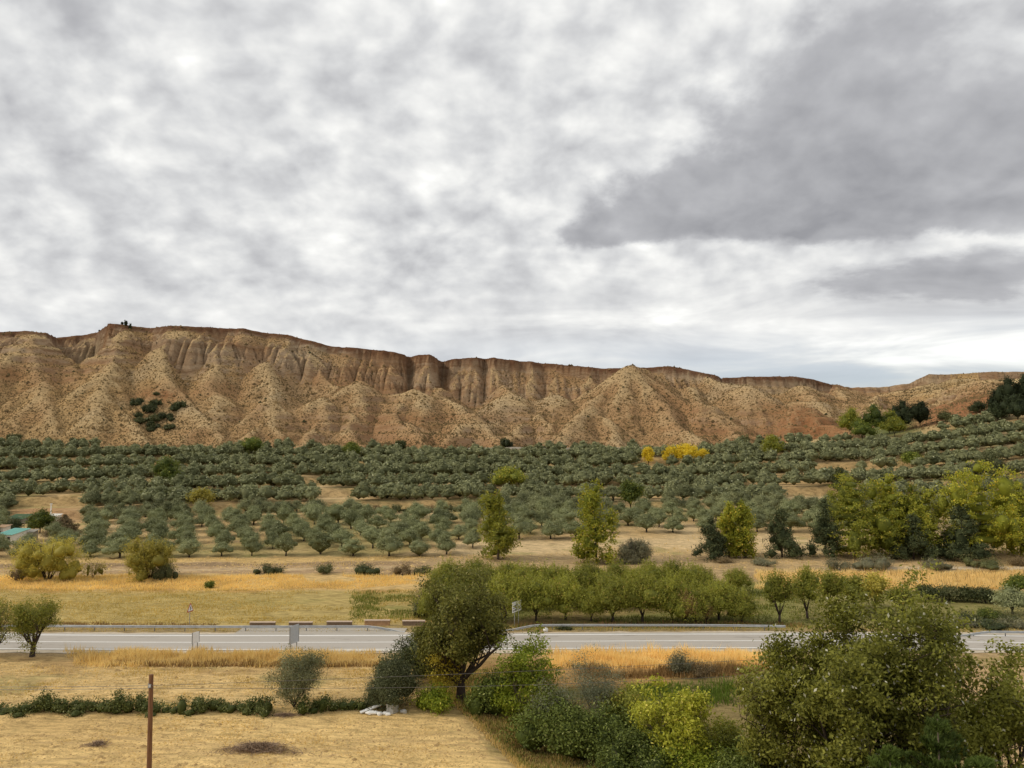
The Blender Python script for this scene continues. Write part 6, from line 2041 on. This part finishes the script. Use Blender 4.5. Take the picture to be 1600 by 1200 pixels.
blades('dead_weeds', 'tall brown stalks in the golden field on the right', M_DRYBR, 420, box_sampler(1200, 1640, 132, 150), (1.0, 2.3), 0.05, 7, 3)
blades('meadow_grass', 'short dry meadow grass across the road', M_MEADOW, 26000, box_sampler(-60, 680, 106, 132, -0.3, .07), (0.12, 0.38), 0.08, 8)
blades('lush_grass', 'greener rough grass at the right end of the meadow', M_LUSH, 9000, box_sampler(540, 700, 106, 130, -0.1, .12, edge=0.8), (0.2, 0.6), 0.08, 9)
blades('meadow_grass', 'grass and weeds under the almond trees', M_LUSH, 22000, box_sampler(660, 1290, 103.5, 134, -0.25, .1), (0.15, 0.55), 0.08, 10)
blades('green_crop', 'strip of dark green crop beyond the thicket', M_REED, 9000, box_sampler(975, 1170, 71.2, 79.6, edge=2.4), (0.25, 0.85), 0.06, 11)
blades('ditch_grass', 'rough dry grass along the ditch', M_STRAWP, 16000, lambda r, n: ((lambda Y, k: ((-5.5 + (75 - Y) * 0.40) + k, Y))(r.uniform(50, 83, n), np.abs(r.normal(0, 4.5, n)) - 0.8)), (0.15, 0.6), 0.045, 12)
blades('ditch_weeds', 'green and brown weeds along the ditch', M_LUSH, 12000, lambda r, n: ((lambda Y, k: ((-5.5 + (75 - Y) * 0.40) + k, Y))(r.uniform(50, 84, n), np.abs(r.normal(0, 5, n)) - 0.2)), (0.2, 0.7), 0.05, 13)
blades('ditch_litter', 'brown dead growth on the ditch side', M_DRYBR, 9000, lambda r, n: ((lambda Y, k: ((-5.5 + (75 - Y) * 0.40) + k, Y))(r.uniform(50, 74, n), np.abs(r.normal(0, 2.0, n)) + 0.3)), (0.15, 0.5), 0.05, 14)
blades('field_weeds', 'low sparse weeds on the pale field below the road', M_MEADOW, 15000, box_sampler(-40, 640, 71.8, 84.5, 0.02, .16), (0.05, 0.22), 0.06, 15)
blades('stubble', 'short pale stubble on the near field', M_STRAWP, 26000, box_sampler(-40, 700, 52, 70, -0.2, .2), (0.04, 0.13), 0.05, 16)
blades('stubble', 'pale dry stalks on the field below the road', M_STRAWP, 12000, box_sampler(-40, 640, 71.5, 86, -0.2, .2), (0.05, 0.2), 0.05, 17)
blades('verge_weeds', 'mixed dry weeds on the far verge of the road', M_MEADOW, 7000, lambda r, n: ((lambda X: (X, road_y(X) - 2.6 + r.uniform(5.4, 8.5, n)))(r.uniform(-75, 80, n))), (0.1, 0.4), 0.06, 18)
blades('verge_weeds', 'dark dead weeds behind the crash barrier', M_DRYBR, 5000, lambda r, n: ((lambda X: (X, road_y(X) - 2.6 + r.uniform(7.6, 10.5, n)))(np.concatenate([r.uniform(-75, -40, n // 2), r.uniform(0, 40, n - n // 2)]))), (0.2, 0.6), 0.06, 19)
blades('bank_grass', 'dry tufts along the bare bank below the groves', M_STRAWP, 14000, box_sampler(-60, 1660, 148, 171, 0.05, .08), (0.1, 0.4), 0.09, 20)
blades('grove_grass', 'dry grass strips between the terraces', M_STRAWP, 16000, box_sampler(-60, 1660, 172, 240, 0.1, .05), (0.1, 0.35), 0.12, 21)
print('objects', len(bpy.data.objects))

# clods and stones on the near fields
def clods(name, label, n, sampler, rad, mtl, seed):
    rs_ = np.random.RandomState(seed)
    X, Y = sampler(rs_, n); n = len(X)
    Y = Y + 2.6 * (1 - sstep(Y, 160, 178))
    cv = np.array([(1, 0, 0), (0, 1, 0), (-1, 0, 0), (0, -1, 0), (0, 0, 1.0)]); cf = np.array([(0, 1, 4), (1, 2, 4), (2, 3, 4), (3, 0, 4)])
    a = rs_.uniform(0, 6.28, n); r = rs_.uniform(rad[0], rad[1], n) * (1 + 1.5 * (rs_.rand(n) < .04))
    c_, s_ = np.cos(a)[:, None], np.sin(a)[:, None]
    jit = rs_.uniform(.6, 1.3, (n, 5))
    vx, vy, vz = cv[None, :, 0] * jit, cv[None, :, 1] * jit, cv[None, :, 2] * jit * .6
    V = np.stack([X[:, None] + r[:, None] * (vx * c_ - vy * s_), Y[:, None] + r[:, None] * (vx * s_ + vy * c_), (ground_z(X, Y) - .01)[:, None] + r[:, None] * vz], -1).reshape(-1, 3)
    Fc = (cf[None] + (np.arange(n) * 5)[:, None, None]).reshape(-1, 3)
    me = mesh_np(name, V, [Fc], [mtl], {'tint': ('FLOAT', 'FACE', np.repeat(rs_.rand(n), 4))})
    tag(link(name, me), label, kind='stuff')


M_CLOD = mat_leaf('earth_clod', (0.26, 0.17, 0.075), (0.70, 0.49, 0.21), None, 0.05, 0.0, 0.95, 0.05)
clods('soil_clods', 'clods of pale earth scattered over the near field', 14000, box_sampler(-40, 760, 50, 69, -0.5, .2), (.04, .13), M_CLOD, 51)
clods('soil_clods', 'clods and small stones on the field below the road', 8000, box_sampler(-40, 660, 71.5, 87, -0.4, .2), (.04, .13), M_CLOD, 52)
clods('loose_stones', 'loose stones and clods on the bare bank below the groves', 6000, box_sampler(-60, 1660, 148, 172, -0.3, .1), (.08, .25), M_CLOD, 53)
